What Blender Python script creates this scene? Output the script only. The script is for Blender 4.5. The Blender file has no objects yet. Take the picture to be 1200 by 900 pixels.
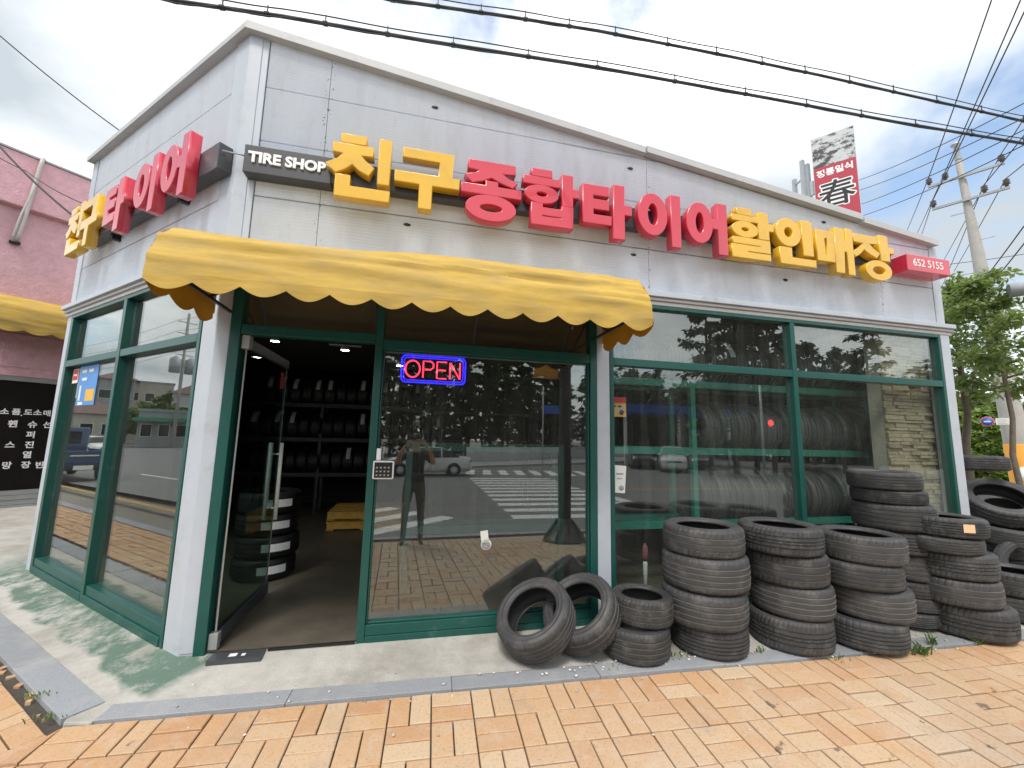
import bpy, bmesh, math, random
from mathutils import Vector, Matrix
random.seed(7)
SC = bpy.context.scene
COL = SC.collection
V = Vector
R_ = math.radians

# ------------------------------------------------------------------ camera
f_px = 482.874
PITCH, YAW, ROLL = 0.1323, 0.2252, 0.0221
CAM = V((0.0, -3.585, 1.55))
def cam_axes():
    cy, sy, cp, sp = math.cos(YAW), math.sin(YAW), math.cos(PITCH), math.sin(PITCH)
    w = V((sy*cp, cy*cp, sp)); r = V((cy, -sy, 0)); u = r.cross(w)
    return r*math.cos(ROLL)+u*math.sin(ROLL), u*math.cos(ROLL)-r*math.sin(ROLL), w
cr, cu, cw = cam_axes()
cd = bpy.data.cameras.new('camera'); cam = bpy.data.objects.new('camera', cd); COL.objects.link(cam)
cd.sensor_width = 36; cd.lens = f_px/1200*36; cd.clip_start = 0.01; cd.clip_end = 8000
m = Matrix((( cr.x, cu.x, -cw.x, CAM.x), (cr.y, cu.y, -cw.y, CAM.y), (cr.z, cu.z, -cw.z, CAM.z), (0,0,0,1)))
cam.matrix_world = m
SC.camera = cam

# ------------------------------------------------------------------ light, sky, exposure
SUN_EL, SUN_AZ = R_(58), R_(205)          # azimuth clockwise from +Y (north): behind the photographer, to the left
SC.view_settings.view_transform = 'Standard'; SC.view_settings.look = 'None'
SC.view_settings.exposure = 1.08; SC.view_settings.gamma = 1
SC.render.engine = 'CYCLES'
SC.cycles.use_denoising = True
SC.cycles.max_bounces = 10; SC.cycles.transparent_max_bounces = 24; SC.cycles.glossy_bounces = 4
SC.cycles.diffuse_bounces = 3; SC.cycles.transmission_bounces = 4
SC.cycles.caustics_reflective = False; SC.cycles.caustics_refractive = False
SC.cycles.sample_clamp_indirect = 6
sd = bpy.data.lights.new('sun', 'SUN'); sun = bpy.data.objects.new('sun', sd); COL.objects.link(sun)
sd.energy = 1.0; sd.angle = R_(14); sd.color = (1.0, 0.97, 0.93)
sv = V((math.sin(SUN_AZ)*math.cos(SUN_EL), math.cos(SUN_AZ)*math.cos(SUN_EL), math.sin(SUN_EL)))
sun.rotation_euler = sv.to_track_quat('Z', 'Y').to_euler()
W = bpy.data.worlds.new('World'); SC.world = W; W.use_nodes = True
nt = W.node_tree; nt.nodes.clear()
def N(t, **k):
    n = nt.nodes.new(t)
    for a, b in k.items(): setattr(n, a, b)
    return n
def L(a, b): nt.links.new(a, b)
out = N('ShaderNodeOutputWorld'); bg = N('ShaderNodeBackground'); bg.inputs['Strength'].default_value = 0.1
sky = N('ShaderNodeTexSky', sky_type='NISHITA', sun_disc=False, sun_elevation=SUN_EL, sun_rotation=SUN_AZ)
sky.air_density = 1.0; sky.dust_density = 2.0; sky.ozone_density = 1.5
tc = N('ShaderNodeTexCoord'); sep = N('ShaderNodeSeparateXYZ'); L(tc.outputs['Generated'], sep.inputs[0])
mx = N('ShaderNodeMath', operation='MAXIMUM'); L(sep.outputs['Z'], mx.inputs[0]); mx.inputs[1].default_value = 0.0
ad = N('ShaderNodeMath', operation='ADD'); L(mx.outputs[0], ad.inputs[0]); ad.inputs[1].default_value = 0.22
dx = N('ShaderNodeMath', operation='DIVIDE'); L(sep.outputs['X'], dx.inputs[0]); L(ad.outputs[0], dx.inputs[1])
dy = N('ShaderNodeMath', operation='DIVIDE'); L(sep.outputs['Y'], dy.inputs[0]); L(ad.outputs[0], dy.inputs[1])
cmb = N('ShaderNodeCombineXYZ'); L(dx.outputs[0], cmb.inputs[0]); L(dy.outputs[0], cmb.inputs[1]); cmb.inputs[2].default_value = 1.1
nz = N('ShaderNodeTexNoise'); nz.inputs['Scale'].default_value = 1.15; nz.inputs['Detail'].default_value = 9; nz.inputs['Roughness'].default_value = 0.56
nz.inputs['Distortion'].default_value = 0.35; L(cmb.outputs[0], nz.inputs['Vector'])
rp = N('ShaderNodeValToRGB'); L(nz.outputs['Fac'], rp.inputs[0])
rp.color_ramp.elements[0].position = 0.35; rp.color_ramp.elements[1].position = 0.475
nz2 = N('ShaderNodeTexNoise'); nz2.inputs['Scale'].default_value = 0.8; nz2.inputs['Detail'].default_value = 7; L(cmb.outputs[0], nz2.inputs['Vector'])
rp2 = N('ShaderNodeValToRGB'); L(nz2.outputs['Fac'], rp2.inputs[0])
e = rp2.color_ramp.elements; e[0].position = 0.36; e[0].color = (3.1, 3.45, 3.75, 1); e[1].position = 0.66; e[1].color = (10.5, 10.6, 10.6, 1)
mixc = N('ShaderNodeMix', data_type='RGBA'); L(rp.outputs[0], mixc.inputs[0])
sk = N('ShaderNodeMix', data_type='RGBA', blend_type='MULTIPLY'); sk.inputs[0].default_value = 1.0
L(sky.outputs[0], sk.inputs[6]); sk.inputs[7].default_value = (1.6, 1.52, 1.36, 1)
L(sk.outputs[2], mixc.inputs[6]); L(rp2.outputs[0], mixc.inputs[7])
L(mixc.outputs[2], bg.inputs['Color']); L(bg.outputs[0], out.inputs[0])

# ------------------------------------------------------------------ materials
def mat(name, col, rough=0.6, metal=0.0, var=0.12, vscale=3.0, bump=0.0, bscale=60.0, dirt=None, dscale=1.2, dlo=0.5, dhi=0.75, spec=0.5, coat=0.0, emit=None, estr=0.0, objvar=0.0, stretch=None, island=False):
    M = bpy.data.materials.new(name); M.use_nodes = True
    t = M.node_tree; n = t.nodes; b = n['Principled BSDF']
    lk = t.links.new
    b.inputs['Roughness'].default_value = rough; b.inputs['Metallic'].default_value = metal
    b.inputs['Specular IOR Level'].default_value = spec; b.inputs['Coat Weight'].default_value = coat
    tcn = n.new('ShaderNodeTexCoord'); vec = tcn.outputs['Object']
    if stretch:
        mp = n.new('ShaderNodeMapping'); mp.inputs['Scale'].default_value = stretch; lk(vec, mp.inputs[0]); vec = mp.outputs[0]
    nz = n.new('ShaderNodeTexNoise'); nz.inputs['Scale'].default_value = vscale; nz.inputs['Detail'].default_value = 8; nz.inputs['Roughness'].default_value = 0.65
    lk(vec, nz.inputs['Vector'])
    hv = n.new('ShaderNodeHueSaturation'); hv.inputs['Color'].default_value = (*col, 1)
    mr = n.new('ShaderNodeMapRange'); mr.inputs[1].default_value = 0.25; mr.inputs[2].default_value = 0.75
    mr.inputs[3].default_value = 1-var; mr.inputs[4].default_value = 1+var
    lk(nz.outputs['Fac'], mr.inputs[0]); vout = mr.outputs[0]
    if objvar:
        oi = n.new('ShaderNodeObjectInfo'); src = oi.outputs['Random']
        if island: src = n.new('ShaderNodeNewGeometry').outputs['Random Per Island']
        m2 = n.new('ShaderNodeMapRange'); m2.inputs[3].default_value = 1-objvar; m2.inputs[4].default_value = 1+objvar
        lk(src, m2.inputs[0]); mu = n.new('ShaderNodeMath'); mu.operation = 'MULTIPLY'; lk(vout, mu.inputs[0]); lk(m2.outputs[0], mu.inputs[1]); vout = mu.outputs[0]
    lk(vout, hv.inputs['Value']); cout = hv.outputs[0]
    if dirt:
        nd = n.new('ShaderNodeTexNoise'); nd.inputs['Scale'].default_value = dscale; nd.inputs['Detail'].default_value = 10; nd.inputs['Roughness'].default_value = 0.7
        lk(vec, nd.inputs['Vector'])
        md = n.new('ShaderNodeMapRange'); md.inputs[1].default_value = dlo; md.inputs[2].default_value = dhi; lk(nd.outputs['Fac'], md.inputs[0])
        mc = n.new('ShaderNodeMix'); mc.data_type = 'RGBA'; lk(md.outputs[0], mc.inputs[0]); lk(cout, mc.inputs[6]); mc.inputs[7].default_value = (*dirt, 1); cout = mc.outputs[2]
    lk(cout, b.inputs['Base Color'])
    if bump:
        nb = n.new('ShaderNodeTexNoise'); nb.inputs['Scale'].default_value = bscale; nb.inputs['Detail'].default_value = 6; lk(vec, nb.inputs['Vector'])
        bp = n.new('ShaderNodeBump'); bp.inputs['Strength'].default_value = bump; bp.inputs['Distance'].default_value = 0.01
        lk(nb.outputs['Fac'], bp.inputs['Height']); lk(bp.outputs[0], b.inputs['Normal'])
    if emit:
        b.inputs['Emission Color'].default_value = (*emit, 1); b.inputs['Emission Strength'].default_value = estr
    return M
def base(M): return M.node_tree.nodes['Principled BSDF']

M = {}
M['white_steel'] = mat('white_steel', (0.45, 0.49, 0.54), 0.45, var=0.06, vscale=4, dirt=(0.33, 0.315, 0.29), dscale=3, dlo=0.55, dhi=0.8, bump=0.03, bscale=30)
M['green_frame'] = mat('green_frame', (0.007, 0.074, 0.060), 0.35, var=0.10, vscale=6, dirt=(0.13, 0.22, 0.19), dscale=7, dlo=0.60, dhi=0.9)
M['cornice'] = mat('cornice', (0.52, 0.515, 0.51), 0.45, var=0.08, vscale=2, dirt=(0.28, 0.25, 0.21), dscale=2.0, dlo=0.58, dhi=0.85, stretch=(1, 1, 6))
M['roof_cap'] = mat('roof_cap', (0.46, 0.47, 0.47), 0.5, var=0.10, vscale=2, dirt=(0.28, 0.26, 0.23), dscale=3, dlo=0.58, dhi=0.85)
M['rubber'] = mat('rubber', (0.043, 0.044, 0.046), 0.62, var=0.25, vscale=9, dirt=(0.13, 0.125, 0.115), dscale=9, dlo=0.50, dhi=0.85, bump=0.15, bscale=120, objvar=0.3)
M['rubber_side'] = mat('rubber_side', (0.042, 0.042, 0.044), 0.55, var=0.25, vscale=6, dirt=(0.12, 0.115, 0.105), dscale=5, dlo=0.52, dhi=0.85, bump=0.06, bscale=80, objvar=0.3)
M['rubber_dust'] = mat('rubber_dust', (0.13, 0.125, 0.115), 0.9, var=0.3, vscale=12, objvar=0.4)
M['rack_green'] = mat('rack_green', (0.025, 0.20, 0.15), 0.4, var=0.1)
M['rubber_stock'] = mat('rubber_stock', (0.055, 0.056, 0.057), 0.5, var=0.2, objvar=0.35)
M['trim_yellow'] = mat('trim_yellow', (0.80, 0.56, 0.14), 0.3)
M['trim_red'] = mat('trim_red', (0.72, 0.20, 0.24), 0.3)
M['rubber_in'] = mat('rubber_in', (0.020, 0.020, 0.021), 0.7, var=0.3, dirt=(0.10, 0.09, 0.08), dlo=0.6, dhi=0.85)
M['rubber_new'] = mat('rubber_new', (0.009, 0.009, 0.010), 0.45, var=0.15, objvar=0.2)
M['sticker'] = mat('sticker', (0.75, 0.75, 0.74), 0.5, var=0.25, vscale=60)
M['black_metal'] = mat('black_metal', (0.055, 0.058, 0.065), 0.38, var=0.1, vscale=2, dirt=(0.12, 0.12, 0.12), dlo=0.6, dhi=0.9)
M['sign_yellow'] = mat('sign_yellow', (0.72, 0.42, 0.018), 0.25, var=0.04, vscale=3, dirt=(0.50, 0.29, 0.05), dscale=4, dlo=0.52, dhi=0.9, coat=0.5)
M['sign_red'] = mat('sign_red', (0.60, 0.032, 0.065), 0.25, var=0.04, vscale=3, dirt=(0.40, 0.05, 0.065), dscale=4, dlo=0.52, dhi=0.9, coat=0.5)
M['white_paint'] = mat('white_paint', (0.80, 0.80, 0.79), 0.5, var=0.03)
M['yellow_fabric'] = mat('yellow_fabric', (0.48, 0.315, 0.058), 0.8, var=0.20, vscale=4, dirt=(0.33, 0.235, 0.085), dscale=2.2, dlo=0.44, dhi=0.74, bump=0.45, bscale=6, stretch=(0.8, 1, 3.4))
M['orange_fabric'] = mat('orange_fabric', (0.62, 0.30, 0.015), 0.8, var=0.1)
M['steel'] = mat('steel', (0.85, 0.85, 0.82), 0.45, 0.0, var=0.05)
M['galv'] = mat('galv', (0.42, 0.45, 0.47), 0.5, 0.3, var=0.12, vscale=6)
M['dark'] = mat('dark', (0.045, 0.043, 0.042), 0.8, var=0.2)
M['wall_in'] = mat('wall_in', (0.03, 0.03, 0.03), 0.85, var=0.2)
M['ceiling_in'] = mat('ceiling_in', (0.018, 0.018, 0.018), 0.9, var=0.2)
M['floor_in'] = mat('floor_in', (0.115, 0.10, 0.075), 0.45, var=0.25, vscale=1.5, dirt=(0.07, 0.06, 0.05), dscale=1.8, dlo=0.45, dhi=0.7)
M['pallet'] = mat('pallet', (0.55, 0.30, 0.05), 0.7, var=0.25, vscale=12, objvar=0.15)
M['granite'] = mat('granite', (0.27, 0.285, 0.305), 0.6, var=0.30, vscale=160, dirt=(0.40, 0.40, 0.38), dscale=2.5, dlo=0.5, dhi=0.8, bump=0.12, bscale=150, objvar=0.08)
M['asphalt'] = mat('asphalt', (0.165, 0.165, 0.162), 0.85, var=0.3, vscale=25, dirt=(0.19, 0.185, 0.18), dscale=0.25, dlo=0.45, dhi=0.7, bump=0.3, bscale=120)
M['road_white'] = mat('road_white', (0.72, 0.72, 0.70), 0.7, var=0.1, dirt=(0.35, 0.35, 0.34), dscale=5, dlo=0.55, dhi=0.75)
M['road_yellow'] = mat('road_yellow', (0.45, 0.27, 0.06), 0.7, var=0.1)
M['ground'] = mat('ground', (0.20, 0.19, 0.16), 0.9, var=0.2, vscale=0.2)
M['joint'] = mat('joint', (0.06, 0.052, 0.042), 0.95, var=0.3, vscale=30, bump=0.2)
M['stucco'] = mat('stucco', (0.64, 0.37, 0.41), 0.9, var=0.16, vscale=9, dirt=(0.46, 0.30, 0.31), dscale=1.4, dlo=0.48, dhi=0.8, bump=1.0, bscale=28)
M['stucco_low'] = mat('stucco_low', (0.64, 0.38, 0.42), 0.9, var=0.16, vscale=9, dirt=(0.46, 0.30, 0.30), dscale=1.0, dlo=0.45, dhi=0.8, bump=1.0, bscale=28)
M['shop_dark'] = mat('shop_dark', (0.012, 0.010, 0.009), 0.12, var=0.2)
M['alu'] = mat('alu', (0.36, 0.37, 0.37), 0.4, 0.4, var=0.1)
M['concrete_pole'] = mat('concrete_pole', (0.42, 0.41, 0.38), 0.85, var=0.12, vscale=5, dirt=(0.28, 0.27, 0.24), dscale=2, dlo=0.5, dhi=0.8, bump=0.2)
M['pole_orange'] = mat('pole_orange', (0.72, 0.32, 0.03), 0.6, var=0.1)
M['cable'] = mat('cable', (0.018, 0.018, 0.019), 0.6)
M['insulator'] = mat('insulator', (0.10, 0.085, 0.08), 0.3)
M['bark'] = mat('bark', (0.14, 0.115, 0.09), 0.9, var=0.3, vscale=10, bump=0.8, bscale=25)
M['bark_dark'] = mat('bark_dark', (0.055, 0.045, 0.038), 0.9, var=0.3, vscale=10)
M['stone'] = mat('stone', (0.36, 0.30, 0.205), 0.85, var=0.25, vscale=14, bump=0.6, bscale=35, objvar=0.18)
M['white_wall'] = mat('white_wall', (0.62, 0.62, 0.60), 0.85, var=0.12, dirt=(0.38, 0.38, 0.36), dlo=0.5, dhi=0.8)
M['car_white'] = mat('car_white', (0.72, 0.72, 0.71), 0.25, var=0.02, coat=0.6)
M['car_grey'] = mat('car_grey', (0.16, 0.165, 0.17), 0.25, var=0.02, coat=0.6)
M['car_black'] = mat('car_black', (0.02, 0.02, 0.022), 0.2, var=0.02, coat=0.6)
M['truck_blue'] = mat('truck_blue', (0.03, 0.06, 0.13), 0.35, var=0.08, coat=0.4)
M['car_glass'] = mat('car_glass', (0.012, 0.015, 0.017), 0.06, var=0.0)
M['red_lens'] = mat('red_lens', (0.45, 0.02, 0.02), 0.2, var=0.0)
M['lamp_lens'] = mat('lamp_lens', (0.75, 0.75, 0.72), 0.15, var=0.0)
M['iron'] = mat('iron', (0.035, 0.033, 0.032), 0.45, 0.3, var=0.15)
M['skin'] = mat('skin', (0.48, 0.28, 0.19), 0.55, var=0.05)
M['hair'] = mat('hair', (0.012, 0.011, 0.010), 0.5)
M['shirt'] = mat('shirt', (0.030, 0.032, 0.038), 0.85, var=0.1)
M['trousers'] = mat('trousers', (0.10, 0.095, 0.09), 0.85, var=0.12)
M['shoes'] = mat('shoes', (0.03, 0.03, 0.03), 0.6)
M['banner_orange'] = mat('banner_orange', (0.75, 0.36, 0.06), 0.7)
M['blue_paint'] = mat('blue_paint', (0.025, 0.10, 0.42), 0.5)
M['red_paint'] = mat('red_paint', (0.60, 0.03, 0.04), 0.5)
M['poster_blue'] = mat('poster_blue', (0.07, 0.26, 0.62), 0.45, var=0.1, vscale=6)
M['poster_yellow'] = mat('poster_yellow', (0.75, 0.42, 0.04), 0.5)
M['paper'] = mat('paper', (0.74, 0.76, 0.72), 0.6, var=0.05)
M['black'] = mat('black', (0.012, 0.012, 0.013), 0.35)
M['green_awning'] = mat('green_awning', (0.05, 0.26, 0.17), 0.7)
M['plaster_beige'] = mat('plaster_beige', (0.48, 0.44, 0.36), 0.85, dirt=(0.35, 0.32, 0.27), dlo=0.5, dhi=0.8)
M['plaster_grey'] = mat('plaster_grey', (0.33, 0.34, 0.34), 0.85, dirt=(0.25, 0.25, 0.24), dlo=0.5, dhi=0.8)
M['roof_tile'] = mat('roof_tile', (0.16, 0.10, 0.09), 0.8)
M['photo_print'] = mat('photo_print', (0.50, 0.52, 0.53), 0.5, var=0.1, vscale=3, dirt=(0.05, 0.045, 0.045), dscale=2.6, dlo=0.48, dhi=0.55, stretch=(1, 1, 2))
M['maroon'] = mat('maroon', (0.40, 0.03, 0.055), 0.5, var=0.08)
M['neon_red'] = mat('neon_red', (0.6, 0.05, 0.05), 0.3, emit=(1.0, 0.03, 0.08), estr=1.7)
M['neon_blue'] = mat('neon_blue', (0.05, 0.05, 0.6), 0.3, emit=(0.02, 0.015, 1.0), estr=1.5)
M['bulb'] = mat('bulb', (0.9, 0.9, 0.9), 0.3, emit=(1.0, 0.96, 0.9), estr=14)
M['led_red'] = mat('led_red', (0.5, 0.02, 0.02), 0.3, emit=(1, 0.05, 0.05), estr=2.5)
M['pebble'] = mat('pebble', (0.55, 0.53, 0.48), 0.9, var=0.2, objvar=0.3, island=True)
M['pipe'] = mat('pipe', (0.50, 0.47, 0.44), 0.6, var=0.1)

def leaf_mat(name, col, trans):
    Mm = mat(name, col, 0.5, var=0.25, vscale=3, objvar=0.4, island=True)
    t = Mm.node_tree; b = base(Mm); o = t.nodes['Material Output']
    tr = t.nodes.new('ShaderNodeBsdfTranslucent'); tr.inputs[0].default_value = (*trans, 1)
    mxs = t.nodes.new('ShaderNodeMixShader'); mxs.inputs[0].default_value = 0.3
    t.links.new(b.outputs[0], mxs.inputs[1]); t.links.new(tr.outputs[0], mxs.inputs[2]); t.links.new(mxs.outputs[0], o.inputs[0])
    return Mm
M['leaf'] = leaf_mat('leaf', (0.12, 0.175, 0.055), (0.36, 0.50, 0.12))
M['leaf_bright'] = leaf_mat('leaf_bright', (0.12, 0.19, 0.03), (0.22, 0.32, 0.05))
M['leaf_pine'] = leaf_mat('leaf_pine', (0.045, 0.068, 0.030), (0.06, 0.10, 0.03))
M['grass'] = leaf_mat('grass', (0.10, 0.17, 0.04), (0.18, 0.28, 0.05))

# glass: clear sheet, Schlick reflection on both faces, a little wiped dust
def glass_mat(name, tint, f0, dust):
    g = bpy.data.materials.new(name); g.use_nodes = True
    t = g.node_tree; t.nodes.clear(); n = t.nodes.new; lk = t.links.new
    o = n('ShaderNodeOutputMaterial'); lw = n('ShaderNodeLayerWeight'); lw.inputs['Blend'].default_value = 0.5
    pw = n('ShaderNodeMath'); pw.operation = 'POWER'; lk(lw.outputs['Facing'], pw.inputs[0]); pw.inputs[1].default_value = 5
    mr = n('ShaderNodeMapRange'); lk(pw.outputs[0], mr.inputs[0]); mr.inputs[3].default_value = f0; mr.inputs[4].default_value = 1.0
    tr = n('ShaderNodeBsdfTransparent'); tr.inputs[0].default_value = (*tint, 1)
    gl = n('ShaderNodeBsdfGlossy'); gl.inputs['Roughness'].default_value = 0.0; gl.inputs['Color'].default_value = (0.97, 1.0, 0.985, 1)
    df = n('ShaderNodeBsdfDiffuse'); df.inputs[0].default_value = (0.5, 0.5, 0.48, 1)
    tcn = n('ShaderNodeTexCoord'); mp = n('ShaderNodeMapping'); mp.inputs['Scale'].default_value = (22, 22, 1.3); lk(tcn.outputs['Object'], mp.inputs[0])
    nz = n('ShaderNodeTexNoise'); nz.inputs['Scale'].default_value = 1.0; nz.inputs['Detail'].default_value = 5; lk(mp.outputs[0], nz.inputs['Vector'])
    md = n('ShaderNodeMapRange'); lk(nz.outputs['Fac'], md.inputs[0]); md.inputs[1].default_value = 0.4; md.inputs[2].default_value = 0.8; md.inputs[3].default_value = dust*0.3; md.inputs[4].default_value = dust
    m0 = n('ShaderNodeMixShader'); lk(md.outputs[0], m0.inputs[0]); lk(tr.outputs[0], m0.inputs[1]); lk(df.outputs[0], m0.inputs[2])
    m1 = n('ShaderNodeMixShader'); lk(mr.outputs[0], m1.inputs[0]); lk(m0.outputs[0], m1.inputs[1]); lk(gl.outputs[0], m1.inputs[2]); lk(m1.outputs[0], o.inputs[0])
    return g
M['glass'] = glass_mat('glass', (0.94, 0.975, 0.96), 0.098, 0.045)
M['glass_door'] = glass_mat('glass_door', (0.50, 0.60, 0.57), 0.03, 0.004)

# insulated wall panels: fine horizontal ribs, rust specks by the vertical joints
def panel_mat():
    Mm = mat('panel', (0.71, 0.765, 0.85), 0.45, var=0.06, vscale=1.2, dirt=(0.60, 0.625, 0.66), dscale=2.2, dlo=0.50, dhi=0.80, stretch=(2.6, 2.6, 0.6))
    t = Mm.node_tree; b = base(Mm); n = t.nodes.new; lk = t.links.new
    tcn = n('ShaderNodeTexCoord'); wv = n('ShaderNodeTexWave'); wv.bands_direction = 'Z'; wv.inputs['Scale'].default_value = 11.0; wv.wave_profile = 'SAW'
    lk(tcn.outputs['Object'], wv.inputs['Vector'])
    bp = n('ShaderNodeBump'); bp.inputs['Strength'].default_value = 1.0; bp.inputs['Distance'].default_value = 0.011
    lk(wv.outputs['Fac'], bp.inputs['Height']); lk(bp.outputs[0], b.inputs['Normal'])
    sp = n('ShaderNodeSeparateXYZ'); lk(tcn.outputs['Object'], sp.inputs[0])
    prev = None
    for sx in (-0.9, 2.22, 5.28):
        s = n('ShaderNodeMath'); s.operation = 'SUBTRACT'; lk(sp.outputs['X'], s.inputs[0]); s.inputs[1].default_value = sx
        a = n('ShaderNodeMath'); a.operation = 'ABSOLUTE'; lk(s.outputs[0], a.inputs[0])
        c = n('ShaderNodeMath'); c.operation = 'LESS_THAN'; lk(a.outputs[0], c.inputs[0]); c.inputs[1].default_value = 0.035
        if prev is None: prev = c
        else:
            d = n('ShaderNodeMath'); d.operation = 'MAXIMUM'; lk(prev.outputs[0], d.inputs[0]); lk(c.outputs[0], d.inputs[1]); prev = d
    nz = n('ShaderNodeTexNoise'); nz.inputs['Scale'].default_value = 34; nz.inputs['Detail'].default_value = 3; lk(tcn.outputs['Object'], nz.inputs['Vector'])
    th = n('ShaderNodeMapRange'); lk(nz.outputs['Fac'], th.inputs[0]); th.inputs[1].default_value = 0.62; th.inputs[2].default_value = 0.68
    mu = n('ShaderNodeMath'); mu.operation = 'MULTIPLY'; lk(prev.outputs[0], mu.inputs[0]); lk(th.outputs[0], mu.inputs[1])
    src = b.inputs['Base Color'].links[0].from_socket
    mc = n('ShaderNodeMix'); mc.data_type = 'RGBA'; lk(mu.outputs[0], mc.inputs[0]); lk(src, mc.inputs[6]); mc.inputs[7].default_value = (0.16, 0.11, 0.08, 1)
    lk(mc.outputs[2], b.inputs['Base Color'])
    return Mm
M['panel'] = panel_mat()

# pavers: terracotta, bleached and greyed by wear in broad uneven areas
def paver_mat(name, island):
    Mm = bpy.data.materials.new(name); Mm.use_nodes = True
    t = Mm.node_tree; b = base(Mm); n = t.nodes.new; lk = t.links.new
    b.inputs['Roughness'].default_value = 0.8
    geo = n('ShaderNodeNewGeometry'); oi = n('ShaderNodeObjectInfo')
    rnd = geo.outputs['Random Per Island'] if island else oi.outputs['Random']
    cr_ = n('ShaderNodeValToRGB'); lk(rnd, cr_.inputs[0])
    el = cr_.color_ramp.elements; el[0].position = 0; el[0].color = (0.46, 0.245, 0.115, 1); el[1].position = 1; el[1].color = (0.55, 0.41, 0.255, 1)
    k = cr_.color_ramp.elements.new(0.45); k.color = (0.52, 0.335, 0.18, 1)
    k = cr_.color_ramp.elements.new(0.75); k.color = (0.50, 0.28, 0.135, 1)
    def noise(sc, det, lo, hi):
        z = n('ShaderNodeTexNoise'); z.inputs['Scale'].default_value = sc; z.inputs['Detail'].default_value = det; z.inputs['Roughness'].default_value = 0.65; lk(geo.outputs['Position'], z.inputs['Vector'])
        r = n('ShaderNodeMapRange'); r.inputs[1].default_value = lo; r.inputs[2].default_value = hi; lk(z.outputs['Fac'], r.inputs[0]); return r.outputs[0]
    def mix(fac, a, c, mul=1.0):
        if mul != 1.0:
            q = n('ShaderNodeMath'); q.operation = 'MULTIPLY'; lk(fac, q.inputs[0]); q.inputs[1].default_value = mul; fac = q.outputs[0]
        x = n('ShaderNodeMix'); x.data_type = 'RGBA'; lk(fac, x.inputs[0]); lk(a, x.inputs[6])
        x.inputs[7].default_value = (*c, 1); return x.outputs[2]
    # foot traffic bleaches the strip away from the kerb stone (distance from the kerb line)
    sp = n('ShaderNodeSeparateXYZ'); lk(geo.outputs['Position'], sp.inputs[0])
    wr = n('ShaderNodeMapRange'); lk(sp.outputs['Y'], wr.inputs[0]); wr.inputs[1].default_value = -0.65; wr.inputs[2].default_value = -1.7; wr.inputs[3].default_value = 0.1; wr.inputs[4].default_value = 0.95
    pw = noise(1.6, 9, 0.30, 0.60)
    wm = n('ShaderNodeMath'); wm.operation = 'MULTIPLY'; lk(wr.outputs[0], wm.inputs[0]); lk(pw, wm.inputs[1])
    c = mix(wm.outputs[0], cr_.outputs[0], (0.51, 0.415, 0.31), 0.95)
    c = mix(noise(9, 10, 0.50, 0.72), c, (0.51, 0.40, 0.30), 0.75)
    c = mix(noise(70, 5, 0.52, 0.72), c, (0.26, 0.175, 0.11), 0.6)
    c = mix(noise(3.1, 8, 0.56, 0.78), c, (0.30, 0.225, 0.155), 0.55)
    c = mix(noise(5.3, 3, 0.695, 0.725), c, (0.10, 0.075, 0.06), 0.75)
    lk(c, b.inputs['Base Color'])
    z = n('ShaderNodeTexNoise'); z.inputs['Scale'].default_value = 130; z.inputs['Detail'].default_value = 5; lk(geo.outputs['Position'], z.inputs['Vector'])
    bp = n('ShaderNodeBump'); bp.inputs['Strength'].default_value = 0.35; bp.inputs['Distance'].default_value = 0.006; lk(z.outputs['Fac'], bp.inputs['Height']); lk(bp.outputs[0], b.inputs['Normal'])
    return Mm
M['paver'] = paver_mat('paver', False); M['paver_mass'] = paver_mat('paver_mass', True)

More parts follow.
